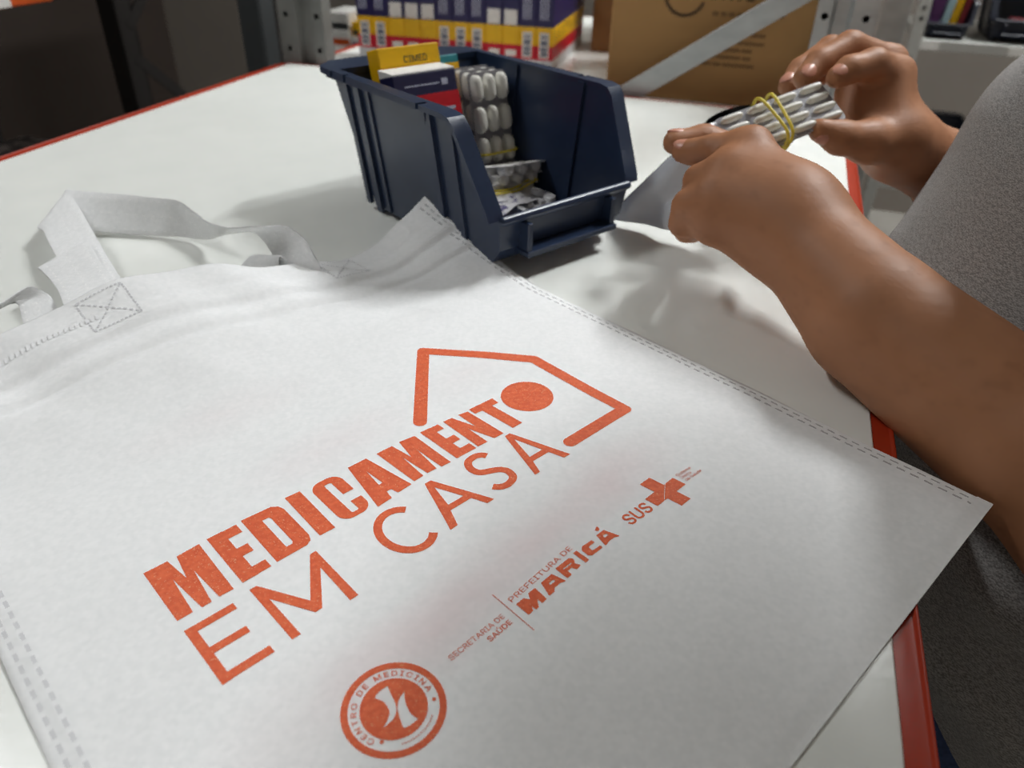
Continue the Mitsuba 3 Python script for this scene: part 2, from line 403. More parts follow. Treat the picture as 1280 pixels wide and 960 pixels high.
# ------------------------------------------------------------------ medicine boxes on the far table
def med_color(p, n, uv):
    z = p.z - TZ2
    col = mikit.mix((0.62, 0.62, 0.64), lin((200, 20, 42)), mikit.smoothstep(0.0163, 0.0169, z))
    col = mikit.mix(col, lin((236, 184, 14)), mikit.smoothstep(0.0373, 0.0380, z))
    col = mikit.mix(col, lin((36, 30, 82)), mikit.smoothstep(0.0647, 0.0653, z))
    return col
mat('m_med', med_color, 0.42)
def side_print(p, n, uv):
    z = (p.z - TZ2); c = mikit.cell_rand(dr.floor(p.y * 900), dr.floor(z * 700), 3)
    return mikit.mix(lin((60, 52, 100)), lin((190, 186, 204)), mikit.smoothstep(0.55, 0.6, c))
mat('m_med_sideprint', side_print, 0.5)
def barcode(p, n, uv):
    return mikit.mix(lin((224, 218, 214)), lin((96, 100, 118)), dr.select((uv.x > 0.14) & (uv.x < 0.86) & (uv.y > 0.08) & (uv.y < 0.92), dr.select(mikit.cell_rand(dr.floor(uv.y * 26), 2) > 0.38, 1.0, 0.12), 0.0))
mat('m_barcode', barcode, 0.5)
mat('m_label', srgb(232, 228, 224), 0.5)
MW, MD, MH = 0.0278, 0.034, 0.125
mo = np.array([-0.682, 1.2335]); mdir = unit([0.333, 0.0225]); mnor = np.array([-mdir[1], mdir[0]])
def quad(x0, x1, z0, z1, y, t=0.0003):
    m = bbox(x0, x1, y - t, y, z0, z1)
    uv = np.c_[(m.vertices[:, 0] - x0) / (x1 - x0), (m.vertices[:, 2] - z0) / (z1 - z0)]
    return m, uv
m_body = mikit.ply(bbox(0.0003, MW - 0.0003, 0, MD - 0.0004, 0, MH, 0.0006), 'm_med')
qb, ub = quad(0.006, 0.0215, 0.0200, 0.0575, -0.0002); m_bar = mikit.ply(qb, 'm_barcode', uv=ub)
m_lab = mikit.ply(quad(0.0035, 0.0243, 0.0665, 0.088, -0.0002)[0], 'm_label')
m_lab2 = mikit.ply(quad(0.006, 0.0235, 0.0205, 0.0295, -0.0002)[0], 'm_label')
m_txt = mikit.ply(cat(*[bbox(0.0062 + 0.0052 * i, 0.0086 + 0.0052 * i, -0.0004, -0.0002, 0.0755, MH - 0.004) for i in range(3)]), 'm_ink_pale')
sp = bbox(MW - 0.0003, MW - 0.0001, 0.004, MD - 0.004, 0.030, MH - 0.006)
m_side = mikit.ply(sp, 'm_med_sideprint')
sy = bbox(MW - 0.0003, MW - 0.0001, 0.004, MD - 0.004, 0.0425, 0.0605)
m_sidey = mikit.ply(sy, mat('m_med_yprint', lambda p, n, uv: mikit.mix(lin((226, 176, 16)), lin((96, 78, 30)), mikit.smoothstep(0.5, 0.62, mikit.fbm(p.y * 300, p.z * 260, 0))), 0.5))
ordw = ['first', 'second', 'third', 'fourth', 'fifth', 'sixth', 'seventh', 'eighth', 'ninth', 'tenth', 'eleventh', 'twelfth']
def medbox(i, j, kind, lab, grp, side):
    p = mo + mdir * i * MW + mnor * j * MD
    M = T().translate([float(p[0]), float(p[1]), TZ2]).rotate([0, 0, 1], math.degrees(math.atan2(mdir[1], mdir[0])))
    t = thing('medicine_box', lab, 'medicine box', grp)
    put('carton_body', None, None, t, to_world=M, shape=m_body)
    if j == 0:
        if kind == 'bar':
            put('barcode_label', None, None, t, to_world=M, shape=m_bar); put('lettering', None, None, t, to_world=M, shape=m_txt)
        else:
            put('white_panel', None, None, t, to_world=M, shape=m_lab); put('white_strip', None, None, t, to_world=M, shape=m_lab2)
    if side:
        put('side_lettering', None, None, t, to_world=M, shape=m_sidey)
for i, kd in enumerate('bbwwwbbbwwbb'):
    kind = 'bar' if kd == 'b' else 'white'
    medbox(i, 0, kind, f'striped medicine box {"with a barcode label" if kind == "bar" else "with a white panel"}, {ordw[i]} from left in front row', 'front row of medicine boxes on the far table', i == 11)
for j in range(1, 8):
    medbox(11, j, 'side', f'navy, yellow and red medicine box, {ordw[j]} from the front in the right-hand column', 'right-hand column of medicine boxes receding on the far table', True)
for j in range(1, 3):
    for i in (0, 4, 8):
        pass

# ------------------------------------------------------------------ racks farther back
def parcel(name, lab, catg, b, m, grp=None, band=None):
    t = thing(name, lab, catg, grp)
    put('carton_body', bbox(*b, 0.001), m, t)
    if band:
        x0, x1, y0, y1, z0, z1 = b
        put('printed_band', bbox(x0 + 0.002, x1 - 0.002, y0 - 0.0004, y0 + 0.0006, z0 + (z1 - z0) * band[0], z0 + (z1 - z0) * band[1]), band[2], t)
    return t
# rack with small boxes at the far left
lr = thing('storage_rack', 'grey storage rack behind the left steel post, stacked with small medicine boxes', 'rack')
for x in (-1.40, -0.90):
    for y in (1.95, 2.3): put('upright', bbox(x - 0.02, x + 0.02, y - 0.02, y + 0.02, 0, 1.9, 0.002), 'm_slate', lr)
for z in (0.12, 0.60, 1.25): put('shelf', bbox(-1.42, -0.88, 1.93, 2.32, z - 0.025, z, 0.002), 'm_shelf', lr)
xs = -1.175
for i, (w, h, m, bm, lb) in enumerate([(0.075, 0.045, 'm_white_card', 'm_orange', 'white box with an orange band lying at the left on the far-left rack shelf'), (0.075, 0.035, 'm_white_card', 'm_purple', 'white box with a purple band in the middle of the far-left rack shelf'), (0.07, 0.045, 'm_white_card', 'm_navy', 'white and navy box lying at the right on the far-left rack shelf')]):
    if bm == 'm_purple': mat('m_purple', srgb(120, 40, 110), 0.5)
    parcel('small_box', lb, 'medicine box', (xs, xs + w, 1.945, 2.06, 0.6, 0.6 + h), m, 'small boxes on the far-left rack shelf', (0.25, 0.6, bm))
    parcel('small_box', lb.replace('lying', 'stacked second').replace('in the middle', 'stacked second in the middle'), 'medicine box', (xs + 0.003, xs + w - 0.002, 1.948, 2.06, 0.6 + h, 0.6 + 2 * h), 'm_white_card' if i != 1 else 'm_yellow', 'small boxes on the far-left rack shelf', (0.1, 0.45, 'm_slate'))
    xs += w + 0.004
# dark upright rack on the left, along the left wall
dk = thing('storage_rack', 'black rack along the left wall with an orange front beam and diagonal braces', 'rack')
RX = -1.25
for y in (0.45, 1.305, 1.80):
    put('upright', bbox(RX - 0.022, RX + 0.022, y - 0.02, y + 0.02, 0, 2.0, 0.002), 'm_black_metal', dk)
    put('upright', bbox(RX - 0.47, RX - 0.43, y - 0.02, y + 0.02, 0, 2.0, 0.002), 'm_black_metal', dk)
for z in (0.16, 0.822, 1.45): put('shelf', bbox(RX - 0.46, RX - 0.01, 0.44, 1.30, z - 0.026, z, 0.002), 'm_black_metal', dk)
k = put('front_beam', bbox(RX - 0.009, RX + 0.006, 0.47, 1.165, 0.7965, 0.824, 0.002), 'm_orange', dk); tag(k, 'orange front beam of the shelf')
k = put('shelf_label', bbox(RX + 0.0062, RX + 0.0072, 0.93, 1.075, 0.7975, 0.823), 'm_white_card', dk); tag(k, 'white label on the orange beam')
for p, q in (((RX + 0.02, 1.31, 0.68), (RX + 0.02, 1.62, 0.41)), ((RX + 0.02, 1.31, 0.735), (RX + 0.02, 1.62, 1.0)), ((RX + 0.02, 1.62, 0.41), (RX + 0.02, 1.79, 0.27)), ((RX + 0.02, 1.62, 1.0), (RX + 0.02, 1.79, 1.14))):
    put('brace', beam(p, q, 0.022, 0.006), 'm_black_metal', dk)
mat('m_gravel', lambda p, n, uv: mikit.mix(lin((44, 38, 36)), lin((88, 80, 76)), mikit.smoothstep(0.45, 0.7, mikit.fbm(p.x * 70, p.y * 70, p.z * 70))), 0.9)
parcel('speckled_box', 'dim speckled grey box on the bottom of the black rack', 'box', (RX - 0.30, RX - 0.10, 1.08, 1.27, 0.16, 0.50), 'm_gravel')
# slate post standing farther back at the left
sl = thing('rack_post', 'dark slate steel post behind the left rack, left of the galvanised upright', 'post')
put('upright', cat(bbox(-0.958, -0.914, 1.295, 1.301, 0, 2.0, 0.001), bbox(-0.917, -0.912, 1.298, 1.34, 0, 2.0, 0.001)), 'm_slate', sl)
put('base_plate', bbox(-0.97, -0.90, 1.28, 1.36, 0, 0.006), 'm_slate', sl)
# pale post right of the right upright
pp = thing('rack_post', 'pale steel post behind the right upright, in front of the grey shelf rack', 'post')
put('upright', cat(bbox(0.158, 0.206, 1.70, 1.706, 0, 2.0, 0.001), bbox(0.156, 0.162, 1.70, 1.75, 0, 2.0, 0.001)), 'm_galv', pp)
put('base_plate', bbox(0.15, 0.215, 1.69, 1.76, 0, 0.006), 'm_galv', pp)

# ------------------------------------------------------------------ stacking bins
def bin_parts(hollow=0.0026):
    Wb, Wr, H, Hl, ys, yl, Lb = 0.122, 0.149, 0.115, 0.047, 0.135, 0.179, 0.172
    curve = [(0.135, 0.115), (0.1435, 0.1135), (0.149, 0.108), (0.153, 0.100), (0.1775, 0.053), (0.179, 0.0475)]
    prof = [(0.002, 0.005), (-0.030, H)] + curve + [(0.1755, 0.022), (0.166, 0.010), (0.150, 0.005)]
    def solid(off, z0, up):
        pr = Polygon(prof).buffer(-off, join_style=2) if off else Polygon(prof)
        if off: pr = unary_union([pr, sbox(-0.030 + off * 1.05, H - 0.02, 0.1, H + 0.02).intersection(Polygon([(0.002, 0.005), (-0.030, H), (-0.036, H + 0.03), (0.2, H + 0.03), (0.2, 0)]).buffer(-off, join_style=2))])
        e = trimesh.creation.extrude_polygon(pr, 0.3, engine='earcut')           # (y,z) profile along x
        e = xf(e, frame((-0.15, 0, 0), (0, 1, 0), (0, 0, 1), (1, 0, 0)))
        def hw(z): return Wb / 2 + (Wr - Wb) / 2 * z / H - off
        V = np.array([[s * hw(z), y, z] for z in (-0.01, 0.2) for s in (-1, 1) for y in (-0.12, 0.3)])
        return man_of(e) ^ m3.Manifold.hull_points(V)
    outer, inner = solid(0, 0, False), solid(hollow, 0, True)
    cut = man_of(xf(trimesh.creation.extrude_polygon(Polygon([(ys - 0.003, 0.2)] + [(y + 0.0005, z) for y, z in curve[1:]] + [(0.3, 0.0475), (0.3, 0.2)]), 0.3, engine='earcut'), frame((-0.15, 0, 0), (0, 1, 0), (0, 0, 1), (1, 0, 0))))
    topcut = man_of(bbox(-0.2, 0.2, -0.2, 0.3, H - 0.0005, 0.3))
    pr2 = Polygon(prof).buffer(-hollow, join_style=2)
    openfront = Polygon([(-0.0265, H + 0.01), (-0.0262, H - 0.006), (0.134, H - 0.006), (0.143, 0.1025), (0.1693, 0.053), (0.1725, 0.0468), (0.185, 0.0468), (0.3, 0.06), (0.3, H + 0.01)])
    opening = man_of(xf(trimesh.creation.extrude_polygon(openfront, 0.3, engine='earcut'), frame((-0.15, 0, 0), (0, 1, 0), (0, 0, 1), (1, 0, 0))))
    hwv = np.array([[s * (Wb / 2 + (Wr - Wb) / 2 * z / H - hollow), y, z] for z in (-0.01, 0.2) for s in (-1, 1) for y in (-0.2, 0.3)])
    opening = opening ^ m3.Manifold.hull_points(hwv)
    # the side walls stay as high as the profile; what is inside the walls opens to the top and front
    shell = outer - inner - opening
    parts = [shell]
    # rims along the top of the side walls and down the sloping front edges, flanges turned outwards
    def hw(z): return Wb / 2 + (Wr - Wb) / 2 * z / H
    for s in (-1, 1):
        path = [(-0.034, H)] + curve
        for (y0, z0), (y1, z1) in zip(path[:-1], path[1:]):
            P = []
            for (y, z) in ((y0, z0), (y1, z1)):
                t = unit(np.array([y1 - y0, z1 - z0])); nrm = np.array([-t[1], t[0]])
                if nrm[1] < 0: nrm = -nrm
                wide = 0.0035 if y < 0.13 else 0.0105
                th = 0.007 if y < 0.13 else 0.0035
                for d in (0.0, -th):
                    q = np.array([y, z]) + nrm * d
                    for xx in (hw(z) - 0.0035, hw(z) + wide): P.append((s * xx, q[0], q[1]))
            parts.append(m3.Manifold.hull_points(np.array(P)))
        # upright ribs on the outside
        for yy, w, d in ((0.004, 0.008, 0.0028), (0.022, 0.003, 0.0018), (0.098, 0.012, 0.0030), (0.128, 0.006, 0.0022), (-0.012, 0.006, 0.0025)):
            P = [(s * (hw(z) + dd), yy + ww + (0.004 if z < 0.05 else 0), z) for z in (0.006, H - 0.006) for dd in (-0.001, d) for ww in (0, w)]
            parts.append(m3.Manifold.hull_points(np.array(P)))
        # ribs on the inside
        for yy, w in ((0.030, 0.007), (0.112, 0.007)):
            P = [(s * (hw(z) - dd), yy + ww, z) for z in (0.01, H - 0.002) for dd in (0.002, 0.0052) for ww in (0, w)]
            parts.append(m3.Manifold.hull_points(np.array(P)))
        # feet
        parts.append(man_of(bbox(s * 0.058 - 0.0035, s * 0.058 + 0.0035, 0.002, 0.012, 0, 0.02, 0.001)))
        parts.append(man_of(bbox(s * 0.056 - 0.004, s * 0.056 + 0.004, 0.130, 0.150, 0, 0.012, 0.001)))
    # back flange with rounded corners
    fl = Polygon([(-0.060, -0.060), (0.060, -0.060), (0.078, -0.045), (0.0795, -0.026), (-0.0795, -0.026), (-0.078, -0.045)]).buffer(-0.006).buffer(0.006)
    fl = unary_union([fl, sbox(-0.0795, -0.034, 0.0795, -0.024)])
    parts.append(man_of(xf(trimesh.creation.extrude_polygon(fl, 0.005, engine='earcut'), frame((0, 0, H - 0.005), (1, 0, 0), (0, 1, 0), (0, 0, 1)))))
    # rounded front lip
    h47 = hw(0.047)
    lip = [m3.Manifold.sphere(0.0034, 12).translate([s * (h47 - 0.002), 0.1795, 0.0465]) for s in (-1, 1)]
    parts.append(m3.Manifold.batch_hull(lip))
    body = m3.Manifold.batch_boolean(parts, m3.OpType.Add)
    # clip slots in the rims
    slots = []
    for s in (-1, 1):
        for yy in (-0.004, 0.104):
            slots.append(man_of(bbox(min(s * (hw(H) + 0.001), s * (hw(H) + 0.01)), max(s * (hw(H) + 0.001), s * (hw(H) + 0.01)), yy, yy + 0.004, H - 0.022, H + 0.01)))
    body = body - m3.Manifold.batch_boolean(slots, m3.OpType.Add)
    fr = lambda y0, y1, x0, x1, z0, z1: bbox(x0, x1, y0, y1, z0, z1, 0.0008)
    hold = cat(fr(0.172, 0.1865, -0.046, -0.041, 0.020, 0.042), fr(0.172, 0.1865, 0.041, 0.046, 0.020, 0.042), fr(0.171, 0.1885, -0.047, 0.047, 0.0165, 0.021))
    return mesh_of(body), hold
B_BODY, B_HOLD = bin_parts()
def stack_bin(label, M, m, group=None):
    t = thing('stacking_bin', label, 'storage bin', group)
    put('bin_body', None, None, t, to_world=M, shape=mikit.ply(B_BODY, m, smooth=28))
    k = put('label_holder', None, None, t, to_world=M, shape=mikit.ply(B_HOLD, m)); tag(k, 'raised label holder frame below the front lip')
    return t
BYAW, BO = -2.1131, np.array([-0.2849, 0.6311])
def BM(o=(0, 0, 0)): return T().translate([float(BO[0]), float(BO[1]), TZ]).rotate([0, 0, 1], math.degrees(BYAW)).translate(list(map(float, o)))
BMN = rotz(BYAW, (BO[0], BO[1], TZ))
mainbin = stack_bin('large dark-blue plastic stacking bin filled with medicine packs on the white table', BM(), 'm_plastic_blue')

# --- what is in the bin (local coordinates of the bin)
def inbin(name, mesh, m, parent, rot=None, smooth=False, uv=None):
    if rot is not None: mesh = xf(mesh, rot)
    return put(name, xf(mesh, BMN), m, parent, smooth=smooth, uv=uv)
def tilt(o, rz=0, rx=0, ry=0):
    M = trimesh.transformations.euler_matrix(rx, ry, rz, 'sxyz'); M[:3, 3] = o; return M
t = thing('medicine_box', 'bright yellow medicine box standing tallest at the back of the blue bin', 'medicine box')
R = tilt((0.0165, 0.0205, 0.0085), rz=-0.02, rx=0.275)
inbin('carton_body', bbox(-0.030, 0.030, -0.0090, 0.0090, 0, 0.1245, 0.0008), 'm_yellow', t, R)
inbin('tuck_flap', bbox(-0.012, 0.008, -0.0095, -0.0075, 0.1240, 0.1250), 'm_yellow', t, R)
lt = text_shape('CIMED', 0.0052, True); x0_, _, x1_, _ = lt.bounds
k = inbin('lettering', xf(extrude(affinity.translate(lt, -x0_, 0), 0.0003), frame((0.0065, 0.0089, 0.1115), (-1, 0, 0), (0, 0, 1), (0, 1, 0))), 'm_ink', t, R); tag(k, 'small dark lettering')
t = thing('medicine_box', 'teal medicine box just behind the yellow box in the blue bin', 'medicine box')
R = tilt((-0.0255, 0.0165, 0.0085), rx=0.275)
inbin('carton_body', bbox(-0.0105, 0.0105, -0.0085, 0.0085, 0, 0.1125, 0.0008), 'm_teal', t, R)
k = inbin('front_panel', bbox(-0.010, 0.010, 0.0081, 0.0088, 0.012, 0.106), 'm_yellow', t, R); tag(k, 'yellow front panel')
t = thing('medicine_box', 'navy and red medicine box with a white open top in front of the yellow box', 'medicine box')
R = tilt((0.0205, 0.0420, 0.0085), rx=0.275)
inbin('carton_body', bbox(-0.032, 0.030, -0.0105, 0.0105, 0, 0.1075, 0.0006), 'm_navy', t, R)
k = inbin('white_top', trimesh.convex.convex_hull(np.array([(x, y, z) for x in (-0.0315, 0.0295) for y, z in ((0.0102, 0.1076), (0.0102, 0.1086), (-0.0102, 0.1076), (-0.0102, 0.1142))])), 'm_white_card', t, R); tag(k, 'white leaflet and flap on top')
k = inbin('red_panel', bbox(-0.0318, 0.0298, 0.0102, 0.0110, 0.066, 0.0905), 'm_red', t, R); tag(k, 'red front panel')
k = inbin('lettering', cat(bbox(-0.026, -0.008, 0.0109, 0.0112, 0.076, 0.0785), bbox(-0.0225, -0.0165, 0.0104, 0.0107, 0.096, 0.101), bbox(-0.014, 0.02, 0.0104, 0.0107, 0.0975, 0.0985)), 'm_ink_pale', t, R); tag(k, 'pale lettering')

def pocket(l, w, h):
    """capsule-shaped blister dome lying along y"""
    s = trimesh.creation.icosphere(2); v = s.vertices.copy()
    v[:, 1] = np.sign(v[:, 1]) * np.abs(v[:, 1]) ** 0.55
    v[:, 2] = np.clip(v[:, 2], -0.05, 1); v[:, 2] = np.sign(v[:, 2]) * np.abs(v[:, 2]) ** 0.6
    v *= [w / 2, l / 2, h]
    return trimesh.Trimesh(v, s.faces, process=False)
def blister(parent_label, group, w, l, cols, rws, M, dome=0.0055, foil='m_foil', dm='m_capsule', tray='m_blister', along_x=False, fill=(.86, .80), key=None):
    """a blister pack in the xy plane, domes up; foil sheet below, clear-grey tray, capsules"""
    t = key or thing('blister_pack', parent_label, 'blister pack', group)
    o = sbox(-w / 2, -l / 2, w / 2, l / 2).buffer(-0.003).buffer(0.003)
    put('foil_sheet', xf(xf(extrude(o, 0.0004), frame((0, 0, -0.0004), (1, 0, 0), (0, 1, 0), (0, 0, 1))), M), foil, t)
    put('tray', xf(extrude(o.buffer(-0.0003), 0.0005), M), tray, t)
    pw, pl = w / cols, l / rws
    d = pocket(pl * fill[0], pw * fill[1], dome)
    if along_x: d = xf(pocket(pw * fill[0], pl * fill[1], dome), rotz(math.pi / 2))
    for i in range(cols):
        for j in range(rws):
            tr = np.eye(4); tr[:3, 3] = [-w / 2 + (i + .5) * pw, -l / 2 + (j + .5) * pl, 0.0004]
            put('capsule_pocket', xf(xf(d, tr), M), dm, t, smooth=True)
    return t
# upright bundle of blister packs held with a rubber band
up_M = lambda y, x=-0.043, lean=0.24, rz=-0.05, sgn=1: BMN @ tilt((x, y, 0.058), rz=rz) @ frame((0, 0, 0), (1, 0, 0), (0, -math.sin(lean), math.cos(lean)), (0, math.cos(lean), math.sin(lean)))
for i, yy in enumerate((0.0140, 0.0250, 0.0365)):
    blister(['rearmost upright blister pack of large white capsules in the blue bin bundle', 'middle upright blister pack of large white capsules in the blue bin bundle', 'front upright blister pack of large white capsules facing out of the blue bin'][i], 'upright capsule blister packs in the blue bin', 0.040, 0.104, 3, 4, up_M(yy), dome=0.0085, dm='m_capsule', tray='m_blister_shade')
th = np.linspace(0, 2 * np.pi, 60, endpoint=False)
def ring_round(hx, hy, n=60, pw=4):
    c, s = np.cos(th), np.sin(th); rr = (np.abs(c) ** pw + np.abs(s) ** pw) ** (-1 / pw)
    return np.c_[hx * c * rr, hy * s * rr]
rb = ring_round(0.0205, 0.0195)
band = np.c_[rb[:, 0], rb[:, 1], 0 * th]
k = numbered('rubber_band')
scene[k] = mikit.ply(xf(tube(band, 0.0011, 8, True), BMN @ tilt((-0.043, 0.0330, 0.041), rz=-0.05, rx=0.24)), 'm_rubber', smooth=True)
tag(k, 'yellow rubber band around the upright blister bundle in the blue bin', 'rubber band')
# three blister packs lying flat, seen edge-on
for i in range(3):
    M = BMN @ tilt((-0.028 - 0.002 * i, 0.0700 + 0.003 * i, 0.0155 + 0.0090 * i), rz=0.10 + 0.05 * i, rx=0.25, ry=-0.14)
    blister(['lowest of the three white blister packs lying flat in the blue bin', 'middle of the three white blister packs lying flat in the blue bin', 'topmost of the three white blister packs lying flat in the blue bin'][i], 'flat white blister packs in the blue bin', 0.058, 0.036, 3, 2, M @ frame((0, 0, 0.0085), (1, 0, 0), (0, -1, 0), (0, 0, -1)), dome=0.0078, dm='m_white_card', tray='m_white_card', fill=(.74, .74))
# crumpled foil strips at the front of the bin
def foil_strip(x, y, z, rz, w, l, ph, amp):
    nx, ny = 22, 12
    X, Y = np.meshgrid(np.linspace(-w / 2, w / 2, nx), np.linspace(-l / 2, l / 2, ny), indexing='ij')
    Z = amp * np.sin(X / w * 9 + ph) + 0.6 * amp * np.sin(X / w * 17 + Y / l * 4 + ph * 2) + 0.02 * (X / w) * 0.3
    V = np.c_[X.ravel(), Y.ravel(), Z.ravel()]
    def grid(o): return [[o + i * ny + j, o + (i + 1) * ny + j, o + (i + 1) * ny + j + 1, o + i * ny + j + 1] for i in range(nx - 1) for j in range(ny - 1)]
    n = len(V); f = np.array(grid(0)); fb = np.array(grid(n))[:, ::-1]
    V2 = V - [0, 0, 0.0005]
    ed = [i * ny for i in range(nx)] + [(nx - 1) * ny + j for j in range(1, ny)] + [i * ny + ny - 1 for i in range(nx - 2, -1, -1)] + [j for j in range(ny - 2, 0, -1)]
    side = np.array([[ed[k], ed[k] + n, ed[(k + 1) % len(ed)] + n, ed[(k + 1) % len(ed)]] for k in range(len(ed))])
    q = np.vstack([f, fb, side]); tri = np.vstack([q[:, [0, 1, 2]], q[:, [0, 2, 3]]])
    return xf(trimesh.Trimesh(np.vstack([V, V2]), tri, process=False), BMN @ tilt((x, y, z), rz=rz))
for i, (x, y, z, rz, w, l, ph, am, lab) in enumerate([(-0.006, 0.098, 0.0165, 0.08, 0.088, 0.036, 0.4, 0.0016, 'printed foil strip lying lowest at the front of the blue bin'), (-0.010, 0.100, 0.0235, 0.16, 0.082, 0.034, 1.6, 0.0022, 'crumpled printed foil strip on top behind the lip of the blue bin'), (-0.026, 0.112, 0.0195, 0.05, 0.05, 0.026, 3.0, 0.0018, 'short grey foil strip at the right end behind the bin lip')]):
    t = thing('foil_strip', lab, 'blister pack', 'crumpled foil strips in the blue bin')
    put('foil_sheet', foil_strip(x, y, z, rz, w, l, ph, am), 'm_foil_print' if i < 2 else 'm_foil', t, smooth=True)
    for j in range(4):
        M = BMN @ tilt((x - w * 0.36 + j * w * 0.24, y, z - 0.0012), rz=rz)
        put('tablet_bump', xf(pocket(0.012, 0.009, 0.0045), M), 'm_blister', t, smooth=True)
k = numbered('rubber_band')
pts = np.array([(0.018 - 0.07 * s, 0.086 + 0.004 * math.sin(s * 5), 0.0275 + 0.002 * math.sin(s * 7)) for s in np.linspace(0, 1, 24)])
loop = np.vstack([pts, (pts + [0, 0.0045, -0.001])[::-1]])
scene[k] = mikit.ply(xf(tube(loop, 0.0010, 8, True), BMN), 'm_rubber', smooth=True)
tag(k, 'yellow rubber band lying over the crumpled foil strips in the blue bin', 'rubber band')

# ------------------------------------------------------------------ right-hand grey rack with bins
rr_ = thing('storage_rack', 'grey metal shelf rack at the far right holding dark bins', 'rack')
for x in (0.2535, 1.22):
    for y in (1.905, 2.27):
        put('upright', bbox(x - 0.012, x + 0.012, y - 0.012, y + 0.012, 0, 1.9, 0.001), 'm_shelf', rr_)
for z in (0.735, 0.44, 0.10, 1.2):
    put('shelf', bbox(0.266, 1.21, 1.90, 2.28, z - 0.019, z, 0.001), 'm_shelf', rr_)
for x0, x1 in ((0.262, 0.302), (0.432, 0.52), (0.60, 0.68)):
    k = put('shelf_label', bbox(x0, x1, 1.8985, 1.8998, 0.717, 0.732), 'm_white_card', rr_); tag(k, 'white paper label on the shelf edge')
for z in (0.62, 0.66, 0.70, 0.775, 0.795):
    put('upright_hole', xf(trimesh.creation.cylinder(0.004, 0.001, sections=12), frame((0.2535, 1.8925, z), (1, 0, 0), (0, 0, 1), (0, -1, 0))), 'm_hole', rr_)
def rackbin(x, y, z, s, lab, sx=1.0):
    return stack_bin(lab, T().translate([x, y, z]).rotate([0, 0, 1], 180).scale([s * sx, s, s]), 'm_plastic_dark', 'dark bins on the far-right rack')
rackbin(0.312, 2.035, 0.735, 0.62, 'small dark bin full of upright colourful boxes on the far-right rack shelf', 0.95)
rackbin(0.455, 2.085, 0.735, 0.90, 'larger dark bin right of the small full bin on the far-right rack shelf')
rackbin(0.63, 2.085, 0.735, 0.90, 'dark bin at the right end of the far-right rack shelf')
for i in range(3): rackbin(0.36 + 0.16 * i, 2.08, 0.44, 0.95, ['left dark bin on the lower shelf of the far-right rack', 'middle dark bin on the lower shelf of the far-right rack', 'right dark bin on the lower shelf of the far-right rack'][i])
mat('m_purple2', srgb(88, 46, 96), 0.5); mat('m_paleblue', srgb(176, 206, 214), 0.5); mat('m_darkred', srgb(120, 30, 40), 0.5)
for i, (dx, w, m, h, lab) in enumerate([(-0.028, 0.022, 'm_purple2', 0.072, 'purple box standing in the small dark bin on the far-right rack'), (-0.005, 0.014, 'm_paleblue', 0.078, 'pale blue box standing in the small dark bin on the far-right rack'), (0.010, 0.014, 'm_yellow', 0.082, 'yellow box standing in the small dark bin on the far-right rack'), (0.025, 0.010, 'm_darkred', 0.076, 'dark red box standing in the small dark bin on the far-right rack')]):
    t = thing('medicine_box', lab, 'medicine box', 'upright boxes in the small dark bin')
    put('carton_body', xf(bbox(-w / 2, w / 2, -0.016, 0.016, 0.0, h, 0.0008), tilt((0.312 + dx, 1.975, 0.741), ry=0.10)), m, t)
t = thing('medicine_box', 'small pink and cream box lying inside the larger dark bin on the far-right rack', 'medicine box')
put('carton_body', bbox(0.43, 0.475, 1.955, 1.985, 0.745, 0.778, 0.001), 'm_darkred', t)
put('printed_band', bbox(0.445, 0.476, 1.9545, 1.9856, 0.757, 0.772), 'm_label', t)

